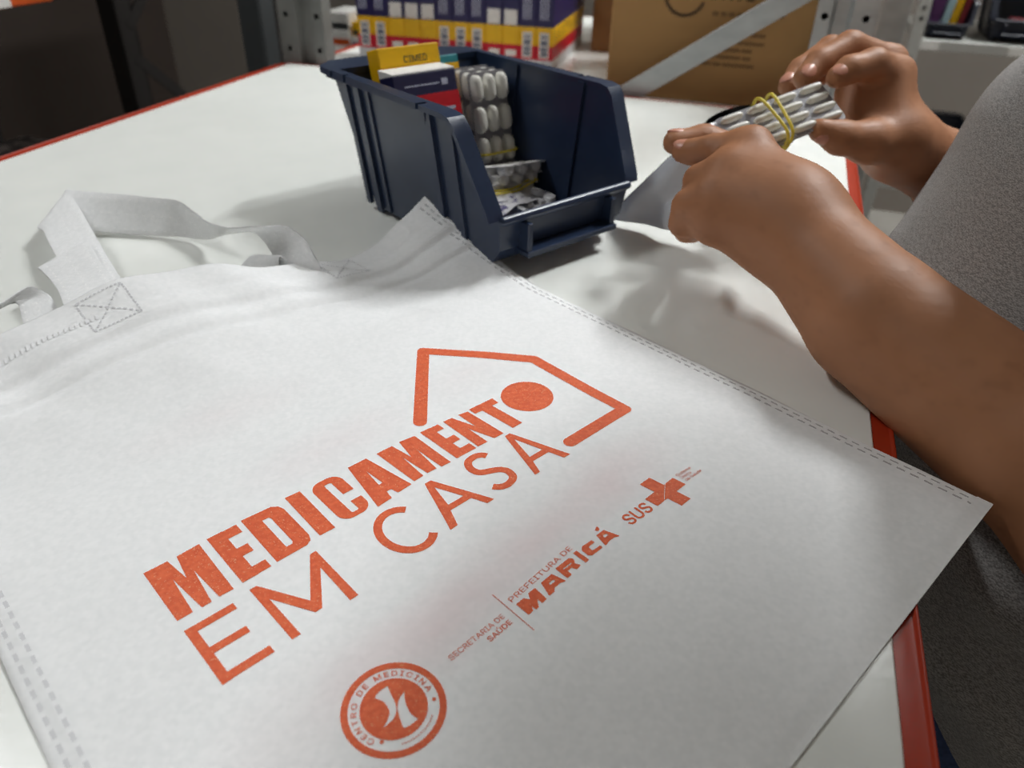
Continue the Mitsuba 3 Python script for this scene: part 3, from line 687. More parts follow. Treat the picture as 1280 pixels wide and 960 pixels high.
# ------------------------------------------------------------------ the white tote bag (u along the top edge, v from the bottom seam to the top edge, metres)
TA = math.radians(62.2)
EX, EY = np.array([math.cos(TA), math.sin(TA)]), np.array([-math.sin(TA), math.cos(TA)])
U0, U1, V0, V1 = -0.0105, 0.3628, 0.0340, 0.471
from scipy.interpolate import PchipInterpolator
ZTOP = PchipInterpolator([-0.02, 0.0, 0.05, 0.087, 0.12, 0.145, 0.198, 0.258, 0.286, 0.309, 0.333, 0.3665], [0.010, 0.014, 0.0210, 0.029, 0.034, 0.0325, 0.0205, 0.0042, 0.0012, 0.005, 0.0190, 0.0425])
def sstep(a, b, x): t = np.clip((x - a) / (b - a), 0, 1); return t * t * (3 - 2 * t)
def bag_z(u, v):
    u, v = np.asarray(u, float), np.asarray(v, float)
    reach = 0.345 - 0.02 * np.exp(-((u - 0.12) / 0.06) ** 2)
    f = np.clip((v - reach) / (V1 - reach), 0, 1) ** 1.35
    z = 0.0022 + np.maximum(ZTOP(u), 0) * f
    # soft wrinkles
    z = z + 0.0011 * f ** 0.5 * np.sin(u * 95 + v * 60) * sstep(0.36, 0.42, v)
    z = z + 0.0012 * (meshkit.noise(np.stack([u * 22, v * 30, 0 * u], -1), 3) - 0.3)
    d = (v - (0.375 + 0.12 * (u - 0.3))); z = z + 0.0016 * np.exp(-(d / 0.012) ** 2) * sstep(0.2, 0.27, u) * sstep(0.34, 0.30, u)
    # hem band: a folded ply, ending in a small step
    hem = V1 - 0.036
    z = z + 0.0012 * sstep(hem - 0.0010, hem + 0.0010, v) - 0.0009 * np.exp(-((v - hem + 0.004) / 0.004) ** 2)
    cr = V1 - 0.058 - 0.05 * (u - 0.1) ** 2; z = z - 0.0010 * np.exp(-((v - cr) / 0.0022) ** 2) + 0.0008 * np.exp(-((v - cr - 0.006) / 0.005) ** 2)
    z = z + 0.0022 * sstep(0.33, 0.40, v) * (meshkit.noise(np.stack([u * 40 + v * 12, v * 26, 0 * u + 3], -1), 8) - 0.5)
    z = z - 0.0006 * np.exp(-((v - (V1 - 0.0205)) / 0.0016) ** 2)
    z = z - 0.0016 * sstep(0.30, 0.3665, u) * 0
    # thin at the outer seams
    e = np.minimum(np.minimum(u - U0, U1 - u), v - V0)
    z = z - 0.0012 * (1 - sstep(0.0, 0.010, e))
    return np.maximum(z, 0.0009)
def bag_pt(u, v, dz=0.0):
    u, v = np.asarray(u, float), np.asarray(v, float)
    z = bag_z(u, v)
    kk = np.clip((z - 0.0022) / 0.0385, 0, 1.1) * sstep(0.285, 0.352, u)      # the raised corner draws in
    if np.any(dz):
        h = 5e-4
        gu, gv = (bag_z(u + h, v) - bag_z(u - h, v)) / (2 * h), (bag_z(u, v + h) - bag_z(u, v - h)) / (2 * h)
        k = dz / np.sqrt(1 + gu ** 2 + gv ** 2)
        u, v, z = u - gu * k, v - gv * k, z + k
    u, v = u - 0.0125 * kk, v - 0.0115 * kk
    xy = u[..., None] * EX + v[..., None] * EY
    return np.concatenate([xy, (TZ + z)[..., None]], -1)

def weave(p, n, uv):
    a, b = uv.x * 760.0, uv.y * 760.0
    return (dr.sin(a * 6.2832) * dr.sin(b * 6.2832)) * 0.00010 + mikit.fbm(uv.x * 900, uv.y * 900, 0, 2) * 0.00008 + mikit.fbm(uv.x * 90, uv.y * 60, 4, 3) * 0.0005
def bag_color(p, n, uv):
    base = mikit.mix(lin((230, 231, 232)), lin((240, 240, 241)), mikit.fbm(uv.x * 500, uv.y * 500, 0, 2))
    # faint pink overspray of the print round the lettering
    def blot(cu, cv, ru, rv, s):
        d = dr.sqrt(dr.square((uv.x - cu) / ru) + dr.square((uv.y - cv) / rv))
        return dr.clip(1 - d, 0, 1) * (0.45 + 0.75 * mikit.fbm(uv.x * 60, uv.y * 60, s, 3))
    k = blot(0.115, 0.158, 0.055, 0.022, 1.0) + blot(0.175, 0.166, 0.075, 0.022, 2.0) + blot(0.245, 0.172, 0.05, 0.025, 3.0) + 0.55 * blot(0.075, 0.158, 0.06, 0.03, 4.0) + 0.45 * blot(0.155, 0.285, 0.06, 0.022, 5.0) + 0.35 * blot(0.25, 0.29, 0.05, 0.02, 6.0) + 0.3 * blot(0.12, 0.345, 0.06, 0.02, 7.0)
    return mikit.mix(base, lin((226, 186, 190)), dr.clip(k * 0.34, 0, 0.34))
mat('m_tote', bag_color, 0.62, bump=weave, eps=2.5e-4, sheen=0.15, specular=0.35)
mat('m_strap', lambda p, n, uv: mikit.mix(lin((222, 223, 224)), lin((236, 236, 237)), mikit.fbm(uv.x * 600, uv.y * 600, 0, 2)), 0.6,
    bump=lambda p, n, uv: (dr.sin(uv.x * 5000.0) * 0.00004 + mikit.fbm(uv.x * 400, uv.y * 500, 0, 3) * 0.00025), eps=2.5e-4, specular=0.35)
mat('m_weld', srgb(178, 178, 180), 0.55)
mat('m_weld_light', srgb(206, 206, 209), 0.5)
mat('m_emboss', srgb(232, 232, 234), 0.5)
mat('m_stitch', srgb(238, 238, 238), 0.5)
def print_color(p, n, uv):
    a = mikit.noise(uv.x * 1900, uv.y * 1900, 0); b = mikit.noise(uv.x * 700, uv.y * 700, 3)
    c = mikit.mix(lin((206, 84, 46)), lin((222, 104, 62)), b)
    return mikit.mix(c, lin((236, 170, 130)), mikit.smoothstep(0.80, 0.96, a) * 0.75)
mat('m_print', print_color, 0.6)
def print_thin(p, n, uv):
    return mikit.mix(lin((208, 96, 66)), lin((226, 140, 112)), mikit.smoothstep(0.5, 0.95, mikit.noise(uv.x * 1500, uv.y * 1500, 0)))
mat('m_print_thin', print_thin, 0.6)

tote = thing('tote_bag', 'white non-woven tote bag with an orange house logo lying on the table', 'tote bag')
def bag_sheet():
    us = np.unique(np.r_[np.arange(U0, U1, 0.0024), U1]); vs = np.unique(np.r_[np.arange(V0, V1, 0.0021), V1])
    uu, vv = np.meshgrid(us, vs, indexing='ij')
    P = bag_pt(uu, vv)
    nu, nv = len(us), len(vs)
    top = P.reshape(-1, 3); uvt = np.c_[uu.ravel(), vv.ravel()]
    lo = top.copy(); th = np.minimum(0.0016, (top[:, 2] - TZ) * 0.8)
    lo[:, 2] -= th
    i, j = np.meshgrid(np.arange(nu - 1), np.arange(nv - 1), indexing='ij')
    q = np.stack([i * nv + j, (i + 1) * nv + j, (i + 1) * nv + j + 1, i * nv + j + 1], -1).reshape(-1, 4)
    n = len(top)
    ed = [a * nv for a in range(nu)] + [(nu - 1) * nv + b for b in range(1, nv)] + [a * nv + nv - 1 for a in range(nu - 2, -1, -1)] + [b for b in range(nv - 2, 0, -1)]
    ed = np.array(ed); en = np.roll(ed, -1)
    side = np.stack([ed, ed + n, en + n, en], -1)
    Q = np.vstack([q, q[:, ::-1] + n, side])
    F = np.vstack([Q[:, [0, 1, 2]], Q[:, [0, 2, 3]]])
    V = np.vstack([top, lo]); UV = np.vstack([uvt, uvt])
    return trimesh.Trimesh(V, F, process=False), UV
bm_, buv_ = bag_sheet()
put('front_panel', bm_, 'm_tote', tote, smooth=True, uv=buv_)

def on_bag(name, g, m, dz=0.00022, edge=0.004, parent=None, lab=None, kind=None):
    v, f = tri2d(g)
    v3 = np.c_[v, np.zeros(len(v))]
    if edge: v3, f = trimesh.remesh.subdivide_to_size(v3, f, edge)
    v = v3[:, :2]
    P = bag_pt(v[:, 0], v[:, 1], dz)
    t = trimesh.Trimesh(P, f, process=False)
    n = np.cross(P[f[:, 1]] - P[f[:, 0]], P[f[:, 2]] - P[f[:, 0]])
    if n[:, 2].sum() < 0: t.invert()
    k = put(name, t, m, parent or tote, smooth=True, uv=v)
    if lab or kind: tag(k, lab, None, None, kind)
    return k
def P_(*q): return Polygon(q)
def stroke(pts, w, cap=2, join=2): return LineString(pts).buffer(w / 2, cap_style=cap, join_style=join, mitre_limit=8)

# MEDICAMENTO: heavy condensed letters, one part each
L = {}
L['M'] = [P_((.0447, .2632), (.0549, .2631), (.0570, .2490), (.0589, .2631), (.0692, .2637), (.0687, .2306), (.0625, .2308), (.0610, .2510), (.0591, .2305), (.0549, .2303), (.0524, .2520), (.0513, .2306), (.0448, .2305))]
L['E'] = [unary_union([sbox(.0729, .2311, .0800, .2641), sbox(.0729, .2580, .0867, .2639), sbox(.0729, .2447, .0851, .2502), sbox(.0729, .2313, .0862, .2366)])]
L['D'] = [P_((.0894, .2647), (.1040, .2640), (.1068, .2620), (.1079, .2590), (.1079, .2370), (.1066, .2336), (.1040, .2320), (.0892, .2318)).difference(P_((.0966, .2584), (.0998, .2584), (.1004, .2570), (.1004, .2384), (.0996, .2370), (.0966, .2370)))]
L['I'] = [P_((.1119, .2652), (.1197, .2649), (.1191, .2332), (.1112, .2333))]
c_out = sbox(.1238 + .006, .2333 + .006, .1400 - .006, .2645 - .006).buffer(.006)
c_in = sbox(.1312, .2372, .1332, .2598).buffer(.0009)
L['C'] = [c_out.difference(c_in).difference(sbox(.1322, .2434, .142, .2497))]
L['A'] = [P_((.1464, .2644), (.1572, .2642), (.1628, .2338), (.1543, .2333), (.1533, .2375), (.1507, .2376), (.1498, .2322), (.1414, .2315)).difference(P_((.1518, .2562), (.1529, .2440), (.1506, .2438)))]
L['M_'] = [P_((.1633, .2637), (.1727, .2635), (.1751, .2500), (.1775, .2637), (.1867, .2625), (.1878, .2341), (.1820, .2344), (.1808, .2530), (.1793, .2350), (.1737, .2352), (.1715, .2530), (.1710, .2350), (.1651, .2346))]
L['E_'] = [unary_union([P_((.1907, .2630), (.1975, .2628), (.1985, .2340), (.1919, .2340)), sbox(.1907, .2576, .2026, .2626), P_((.1912, .2500), (.2032, .2500), (.2032, .2448), (.1914, .2448)), P_((.1918, .2394), (.2045, .2390), (.2046, .2336), (.1919, .2342))])]
L['N'] = [P_((.2062, .2627), (.2120, .2623), (.2166, .2478), (.2167, .2623), (.2226, .2612), (.2233, .2329), (.2169, .2332), (.2122, .2490), (.2123, .2334), (.2061, .2338))]
L['T'] = [P_((.2244, .2623), (.2414, .2617), (.2411, .2563), (.2364, .2563), (.2374, .2332), (.2303, .2330), (.2292, .2566), (.2242, .2568))]
for k_, g in L.items(): on_bag('slogan_letter', unary_union(g), 'm_print')
on_bag('logo_disc', Point(.2578, .2500).buffer(.0151, 32), 'm_print')
# EM CASA: thin geometric letters
s_ = .0040
def S_curve(x0, x1, y0, y1):
    w, h = x1 - x0, y1 - y0
    pts = [(.93, .86), (.80, .955), (.58, 1.0), (.34, .985), (.16, .90), (.085, .765), (.13, .63), (.28, .55), (.55, .475), (.79, .39), (.915, .26), (.88, .12), (.70, .03), (.45, .0), (.22, .035), (.03, .14)]
    q = resample([(x0 + a * w, y0 + b * h, 0) for a, b in pts], 60)[:, :2]
    return stroke(q, s_, 2, 1)
thin = [unary_union([sbox(.0446, .1914, .0485, .2238), sbox(.0446, .2203, .0650, .2240), sbox(.0446, .2063, .0634, .2100), sbox(.0446, .1916, .0657, .1955)]),
        P_((.0731, .2257), (.0763, .2257), (.0886, .2040), (.1018, .2262), (.1049, .2264), (.1046, .1933), (.1006, .1932), (.1012, .2168), (.0902, .1976), (.0870, .1975), (.0768, .2160), (.0772, .1921), (.0734, .1921)),
        stroke([(.1418 + .0115 * 1.0 * math.cos(t), .2108 + .0142 * math.sin(t)) for t in np.radians(np.linspace(47, 313, 50))], s_, 2, 1),
        P_((.1676, .2297), (.1714, .2297), (.1852, .1987), (.1808, .1987), (.1776, .2066), (.1648, .2066), (.1609, .1968), (.1565, .1966)).difference(P_((.1695, .2246), (.1758, .2102), (.1664, .2102))),
        S_curve(.1903, .2053, .2019, .2290),
        P_((.2221, .2306), (.2258, .2306), (.2369, .1972), (.2325, .1974), (.2299, .2058), (.2186, .2060), (.2154, .1978), (.2121, .1979)).difference(P_((.2240, .2256), (.2288, .2094), (.2198, .2095)))]
for g in thin: on_bag('slogan_letter', g, 'm_print')
# house outline
hs = LineString([(.1966, .2706), (.2437, .3278), (.2887, .2757), (.2893, .2040), (.2444, .2040)]).buffer(.00375, quad_segs=8, cap_style=1, join_style=1)
k = on_bag('house_logo', hs, 'm_print', lab='orange house outline')
# round seal
sc = np.array([.0848, .1419]); C_ = Point(*sc)
ring_ = C_.buffer(.0188, 32).difference(C_.buffer(.0162, 32))
leaf1 = Polygon(resample([(.0884, .1506, 0), (.0855, .1508, 0), (.0822, .1497, 0), (.0836, .1460, 0), (.0832, .1425, 0), (.0806, .1398, 0), (.0775, .1383, 0), (.0812, .1385, 0), (.0846, .1402, 0), (.0866, .1440, 0), (.0874, .1475, 0), (.0884, .1506, 0)], 60)[:, :2]).buffer(0)
leaf2 = Polygon(resample([(.0915, .1446, 0), (.0885, .1436, 0), (.0862, .1416, 0), (.0845, .1385, 0), (.0829, .1336, 0), (.0858, .1328, 0), (.0886, .1328, 0), (.0880, .1362, 0), (.0888, .1400, 0), (.0900, .1425, 0), (.0915, .1446, 0)], 60)[:, :2]).buffer(0)
core = C_.buffer(.0121, 32).difference(leaf1).difference(leaf2)
on_bag('seal_ring', ring_, 'm_print'); on_bag('seal_disc', core, 'm_print', lab='orange disc with two white leaf shapes')
def arc_text(txt, c, r, a0, a1, h, bold=False):
    gs = [text_shape(ch, h, bold) if ch != ' ' else None for ch in txt]
    ws = [(g.bounds[2] - g.bounds[0]) if g is not None else h * 0.45 for g in gs]
    gap = h * 0.16; tot = sum(ws) + gap * (len(ws) - 1)
    out, s = [], 0
    for g, w in zip(gs, ws):
        if g is not None:
            a = a0 + (a1 - a0) * (s + w / 2) / tot
            g = affinity.translate(g, -(g.bounds[0] + g.bounds[2]) / 2, 0)
            sc_ = abs(a1 - a0) * r / tot
            g = affinity.scale(g, min(sc_, 1.25), 1, origin=(0, 0))
            g = affinity.translate(affinity.rotate(g, a - math.pi / 2, origin=(0, 0), use_radians=True), c[0] + r * math.cos(a), c[1] + r * math.sin(a))
            out.append(g)
        s += w + gap
    return unary_union(out)
k = on_bag('seal_lettering', arc_text('CENTRO DE MEDICINA', sc, .01315, math.radians(206), math.radians(-14), .0021, True), 'm_print_thin', lab='curved lettering round the seal')
on_bag('seal_dot', Point(.0742, .1344).buffer(.00075), 'm_print'); on_bag('seal_dot', Point(.0976, .1351).buffer(.00075), 'm_print')
tiny = unary_union([Point(sc[0] + .0141 * math.cos(a), sc[1] + .0141 * math.sin(a)).buffer(.00034, 3) for a in np.radians(np.arange(246, 306, 4.2))])
tag(on_bag('seal_small_line', tiny, 'm_print_thin', edge=None), 'tiny unreadable line along the bottom of the seal', kind='stuff')
# sponsor line
on_bag('sponsor_lettering', text_fit('SECRETARIA DE', (.1124, .1431), (.1412, .1441), .0024), 'm_print_thin', edge=None)
on_bag('sponsor_lettering', text_fit('SAÚDE', (.1290, .1394), (.1416, .1402), .0023, True), 'm_print_thin', edge=None)
on_bag('divider_line', stroke([(.1451, .1560), (.1454, .1319)], .00035), 'm_print_thin', edge=None)
on_bag('sponsor_lettering', text_fit('PREFEITURA DE', (.1484, .1476), (.1888, .1512), .0026), 'm_print_thin', edge=None)
mari = [P_((.1489, .1459), (.1534, .1461), (.1549, .1438), (.1566, .1466), (.1607, .1468), (.1603, .1394), (.1574, .1390), (.1571, .1418), (.1549, .1386), (.1532, .1384), (.1529, .1408), (.1518, .1388), (.1490, .1386)),
        P_((.1645, .1470), (.1714, .1474), (.1732, .1404), (.1703, .1414), (.1668, .1412), (.1652, .1398), (.1621, .1397)).difference(P_((.1668, .1446), (.1694, .1447), (.1698, .1436), (.1666, .1434))),
        unary_union([P_((.1747, .1484), (.1832, .1486), (.1846, .1474), (.1843, .1458), (.1832, .1450), (.1843, .1422), (.1812, .1418), (.1802, .1440), (.1776, .1438), (.1776, .1412), (.1746, .1412))]).difference(sbox(.1770, .1456, .1822, .1461)),
        P_((.1870, .1495), (.1893, .1493), (.1894, .1420), (.1870, .1417)),
        P_((.1930, .1494), (.1990, .1492), (.1992, .1474), (.1948, .1472), (.1946, .1446), (.1996, .1444), (.1994, .1428), (.1924, .1427), (.1909, .1440), (.1911, .1480)),
        P_((.2030, .1498), (.2082, .1498), (.2108, .1422), (.2080, .1434), (.2046, .1434), (.2012, .1426)).difference(P_((.2050, .1476), (.2070, .1476), (.2074, .1462), (.2048, .1462))),
        P_((.2050, .1524), (.2078, .1536), (.2074, .1516), (.2058, .1508))]
for g in mari: on_bag('city_letter', g.buffer(-.0003).buffer(.0003), 'm_print', edge=None)
on_bag('health_lettering', text_fit('SUS', (.2200, .1433), (.2366, .1428), .0066, True), 'm_print', edge=None)
cross = unary_union([P_((.2455, .1584), (.2530, .1584), (.2552, .1352), (.2480, .1352)), P_((.2389, .1500), (.2613, .1503), (.2620, .1430), (.2394, .1429))])
line_ = stroke([(.2448, .1430), (.2560, .1510)], .00022)
k = on_bag('health_cross', cross.difference(line_), 'm_print', edge=None, lab='orange cross')
for tx, a, b, h in (('Sistema', (.2638, .1490), (.2742, .1484), .0018), ('Único', (.2640, .1465), (.2714, .1460), .0018), ('de Saúde', (.2643, .1439), (.2764, .1434), .0018)):
    on_bag('small_lettering', text_fit(tx, a, b, h), 'm_print_thin', edge=None)

# welded seams: double rows of dashes along both sides, one row on the hem, boxes with a cross at the handles
def dashes(p, q, n, w, duty=0.62):
    p, q = np.array(p), np.array(q); out = []
    for i in range(n):
        a, b = p + (q - p) * (i / n), p + (q - p) * ((i + duty) / n)
        out.append(stroke([a, b], w))
    return unary_union(out)
for i, uo in enumerate((0.0042, 0.0088)):
    on_bag('side_seam', dashes((U1 - uo, V0 + 0.003 + 0.002 * i), (U1 - uo, V1 - 0.002), 62, 0.0014), 'm_weld', 0.00012, None, kind='stuff')
    on_bag('side_seam', dashes((U0 + uo, V0 + 0.003 + 0.002 * i), (U0 + uo, V1 - 0.002), 62, 0.0016), 'm_weld_light', 0.00012, None, kind='stuff')
on_bag('hem_seam', unary_union([stroke([(u, V1 - 0.0225), (u + 0.0006, V1 - 0.0185)], 0.0013) for u in np.arange(U0 + 0.004, 0.10, 0.0030)]), 'm_emboss', 0.0006, None, kind='stuff')
k = on_bag('bottom_hem', sbox(U0, V0, U1, V0 + 0.0075), 'm_tote', 0.0004, 0.006)
for uc in (0.107, 0.268):
    x0, x1, y0, y1 = uc - 0.014, uc + 0.014, V1 - 0.031, V1 - 0.004
    g = [dashes(a, b, 11, 0.0011, .6) for a, b in (((x0, y0), (x1, y0)), ((x1, y0), (x1, y1)), ((x1, y1), (x0, y1)), ((x0, y1), (x0, y0)), ((x0, y0), (x1, y1)), ((x0, y1), (x1, y0)))]
    on_bag('handle_stitching', unary_union(g), 'm_weld_light', 0.0004, None, kind='stuff')

# straps: (near edge, far edge) cross-sections, metres
def ribbon(secs, n=90, m=6, t=0.0011):
    A = np.array([a for a, b in secs], float); B = np.array([b for a, b in secs], float)
    Mid = (A + B) / 2; q = np.r_[0, np.cumsum(np.linalg.norm(np.diff(Mid, axis=0), axis=1) + 1e-4)]
    x = np.linspace(0, q[-1], n)
    a, b = PchipInterpolator(q, A, axis=0)(x), PchipInterpolator(q, B, axis=0)(x)
    w = np.linspace(0, 1, m)
    G = a[:, None] * (1 - w)[None, :, None] + b[:, None] * w[None, :, None]
    du = np.gradient(G, axis=0); dv = np.gradient(G, axis=1)
    N = np.cross(du, dv); N /= np.linalg.norm(N, axis=2, keepdims=True) + 1e-12
    top, bot = (G + N * t / 2).reshape(-1, 3), (G - N * t / 2).reshape(-1, 3)
    i, j = np.meshgrid(np.arange(n - 1), np.arange(m - 1), indexing='ij')
    f = np.stack([i * m + j, (i + 1) * m + j, (i + 1) * m + j + 1, i * m + j + 1], -1).reshape(-1, 4)
    K = n * m
    ed = np.array([r * m for r in range(n)] + [(n - 1) * m + c for c in range(1, m)] + [r * m + m - 1 for r in range(n - 2, -1, -1)] + [c for c in range(m - 2, 0, -1)]); en = np.roll(ed, -1)
    Q = np.vstack([f, f[:, ::-1] + K, np.stack([ed, ed + K, en + K, en], -1)])
    uv = np.stack(np.meshgrid(x, w * 0.03, indexing='ij'), -1).reshape(-1, 2)
    return trimesh.Trimesh(np.vstack([top, bot]), np.vstack([Q[:, [0, 1, 2]], Q[:, [0, 2, 3]]]), process=False), np.vstack([uv, uv]), (G, N, x)
STRAP = [
    ((-0.3800, 0.3090, 0.7735), (-0.3640, 0.3352, 0.7765)), ((-0.3939, 0.3199, 0.7740), (-0.3788, 0.3459, 0.7765)), ((-0.4504, 0.3638, 0.7705), (-0.4341, 0.3883, 0.7715)),
    ((-0.4854, 0.3894, 0.7690), (-0.4690, 0.4154, 0.7690)), ((-0.5060, 0.4050, 0.7672), (-0.5120, 0.4470, 0.7715)), ((-0.5243, 0.4177, 0.7630), (-0.5482, 0.4728, 0.7720)),
    ((-0.5149, 0.4338, 0.7570), (-0.5190, 0.4663, 0.7760)), ((-0.4961, 0.4424, 0.7545), (-0.4964, 0.4684, 0.7770)), ((-0.4584, 0.4525, 0.7530), (-0.4668, 0.4710, 0.7775)),
    ((-0.4231, 0.4613, 0.7530), (-0.4399, 0.4741, 0.7775)), ((-0.4090, 0.4583, 0.7550), (-0.4154, 0.4636, 0.7760)), ((-0.3949, 0.4538, 0.7590), (-0.3942, 0.4526, 0.7740)),
    ((-0.3784, 0.4466, 0.7670), (-0.3748, 0.4437, 0.7770)), ((-0.3644, 0.4446, 0.7725), (-0.3540, 0.4346, 0.7820)), ((-0.3519, 0.4491, 0.7740), (-0.3321, 0.4317, 0.7870)),
    ((-0.3373, 0.4430, 0.7710), (-0.3137, 0.4381, 0.7880)), ((-0.3275, 0.4376, 0.7640), (-0.3014, 0.4388, 0.7820)), ((-0.3190, 0.4314, 0.7585), (-0.2897, 0.4333, 0.7720)),
    ((-0.3111, 0.4257, 0.7560), (-0.2854, 0.4344, 0.7610)), ((-0.3060, 0.4202, 0.7526), (-0.2820, 0.4300, 0.7530))]
PATCH = [((-0.3760, 0.2978, 0.7788), (-0.3631, 0.3290, 0.7825)), ((-0.4180, 0.3285, 0.7755), (-0.4020, 0.3560, 0.7780)), ((-0.4399, 0.3392, 0.7768), (-0.4403, 0.3838, 0.7790))]
REAR = [((-0.3640, 0.2720, 0.7640), (-0.3480, 0.2930, 0.7680)), ((-0.3900, 0.2830, 0.7650), (-0.3750, 0.3040, 0.7680)), ((-0.4064, 0.2918, 0.7660), (-0.3879, 0.3047, 0.7680)), ((-0.4240, 0.3040, 0.7715), (-0.4113, 0.3172, 0.7735)), ((-0.4290, 0.2966, 0.7700), (-0.4187, 0.3139, 0.7790)),
    ((-0.4346, 0.2762, 0.7650), (-0.4241, 0.2960, 0.7750)), ((-0.4420, 0.2540, 0.7600), (-0.4340, 0.2772, 0.7690)), ((-0.4500, 0.2250, 0.7540), (-0.4480, 0.2550, 0.7600)), ((-0.4700, 0.1900, 0.7525), (-0.4760, 0.2210, 0.7530)), ((-0.4600, 0.1600, 0.7525), (-0.4850, 0.1420, 0.7530)), ((-0.4400, 0.1500, 0.7525), (-0.4330, 0.1200, 0.7530))]
REAR2 = [((-0.3300, 0.3950, 0.7525), (-0.3010, 0.4050, 0.7527)), ((-0.3381, 0.4097, 0.7530), (-0.3092, 0.4166, 0.7535)), ((-0.3462, 0.4230, 0.7570), (-0.3150, 0.4244, 0.7580)), ((-0.3428, 0.4330, 0.7620), (-0.3150, 0.4270, 0.7660)), ((-0.3364, 0.4350, 0.7630), (-0.3140, 0.4280, 0.7690)), ((-0.3260, 0.4330, 0.7590), (-0.3080, 0.4290, 0.7650)), ((-0.3180, 0.4290, 0.7540), (-0.3000, 0.4270, 0.7580))]
def strap(name, secs, n=90, seam=True, lab=None):
    r, uv, (G, N, x) = ribbon(secs, n)
    k = put(name, r, 'm_strap', tote, smooth=True, uv=uv)
    if lab: tag(k, lab)
    if seam:
        # rows of weld dots on both faces
        bits = []
        for w in (0.12, 0.88, 0.5):
            for s in (1, -1):
                for i in range(1, n - 2, 2):
                    c = G[i, 0] * (1 - w) + G[i, -1] * w; d = unit(G[i + 1, 0] * (1 - w) + G[i + 1, -1] * w - c); nn = N[i, 2] * s; e = np.cross(nn, d)
                    c = c + nn * 0.00062
                    q = np.array([c - d * .0011 - e * .00055, c + d * .0011 - e * .00055, c + d * .0011 + e * .00055, c - d * .0011 + e * .00055])
                    bits.append(q)
        V = np.vstack(bits); F = np.array([[4 * i, 4 * i + 1, 4 * i + 2] for i in range(len(bits))] + [[4 * i, 4 * i + 2, 4 * i + 3] for i in range(len(bits))])
        kk = put('weld_dots', trimesh.Trimesh(V, F, process=False), 'm_stitch', k); tag(kk, None, None, None, 'stuff')
strap('handle', STRAP, 130, True, 'front carrying strap, folded over at the left and twisted')
strap('handle_patch', PATCH, 24, True)
strap('handle', REAR, 80, True, 'rear carrying strap curling out of the picture at the left')
strap('handle', REAR2, 40, False, 'end of the rear strap arching under the front strap')

# ------------------------------------------------------------------ grey courier bag with a black inside
cb = thing('courier_bag', 'pale grey plastic courier bag with a black inside held open by the left hand', 'plastic bag')
CB = np.array([[(-0.119, 0.6268, 0.754), (-0.040, 0.6010, 0.762)], [(-0.0480, 0.6080, 0.8450), (0.0257, 0.6350, 0.8406)]])   # [bottom, opening][upper edge, lower edge]
def bag_patch(side, n=46, m=26):
    s, t = np.meshgrid(np.linspace(0, 1, n), np.linspace(0, 1, m), indexing='ij')
    S, Tt = s[..., None], t[..., None]
    p = (1 - S) * ((1 - Tt) * CB[0, 0] + Tt * CB[0, 1]) + S * ((1 - Tt) * CB[1, 0] + Tt * CB[1, 1])
    nrm = unit(np.cross(CB[1, 0] - CB[0, 0], CB[0, 1] - CB[0, 0]))
    if nrm[1] > 0: nrm = -nrm                       # towards the near side
    bulge = (4 * t * (1 - t)) ** 0.8 * (0.002 + 0.022 * s ** 1.5) * (1.0 if side > 0 else 0.75)
    wr = 0.0034 * np.sin(t * 11 + s * 5) * np.sin(s * 6 + 1) * (1 - s * 0.6) * (4 * t * (1 - t)) ** 0.5 + 0.003 * (meshkit.noise(np.stack([s * 4, t * 5, 0 * s], -1), 5) - 0.5) * (4 * t * (1 - t)) ** 0.5
    p = p + nrm * (side * bulge + wr)[..., None]
    if side < 0: p[..., 2] += 0.016 * s ** 3 * (4 * t * (1 - t)) ** 0.6
    p[..., 2] = np.maximum(p[..., 2], TZ + 0.0015)
    V = p.reshape(-1, 3); i, j = np.meshgrid(np.arange(n - 1), np.arange(m - 1), indexing='ij')
    f = np.stack([i * m + j, (i + 1) * m + j, (i + 1) * m + j + 1, i * m + j + 1], -1).reshape(-1, 4)
    t_ = trimesh.Trimesh(V, np.vstack([f[:, [0, 1, 2]], f[:, [0, 2, 3]]]), process=False)
    return t_, nrm
for side, nm in ((1, 'front_sheet'), (-1, 'back_sheet')):
    sh, nrm = bag_patch(side)
    if (sh.face_normals @ nrm).sum() * side < 0: sh.invert()
    put(nm, sh, 'm_poly', cb, smooth=True)
    inn = sh.copy(); inn.vertices = inn.vertices - nrm * side * 0.0006; inn.invert()
    k = put('lining', inn, 'm_bag_in', cb, smooth=True); tag(k, 'black inner face')

# ------------------------------------------------------------------ blister packs in the right hand
pr, px_, py_, pn_ = np.array([0.0428, 0.6556, 0.8622]), np.array([0.7471, 0.6184, 0.2436]), np.array([-0.6373, 0.5623, 0.5269]), np.array([0.1889, -0.5489, 0.8143])
PL, PW = 0.094, 0.0385
pc = pr - px_ * PL / 2
mat('m_clear', srgb(176, 172, 180), 0.12, specular=0.8, clearcoat=0.8)
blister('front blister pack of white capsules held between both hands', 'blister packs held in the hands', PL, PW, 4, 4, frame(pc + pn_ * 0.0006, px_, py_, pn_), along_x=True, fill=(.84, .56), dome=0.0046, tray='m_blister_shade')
blister('rear blister pack of white capsules behind the front pack in the hands', 'blister packs held in the hands', PL, PW, 4, 4, frame(pc - pn_ * 0.0022 - px_ * 0.010, px_, -py_, -pn_), along_x=True, fill=(.84, .56), dome=0.0046, tray='m_blister_shade')
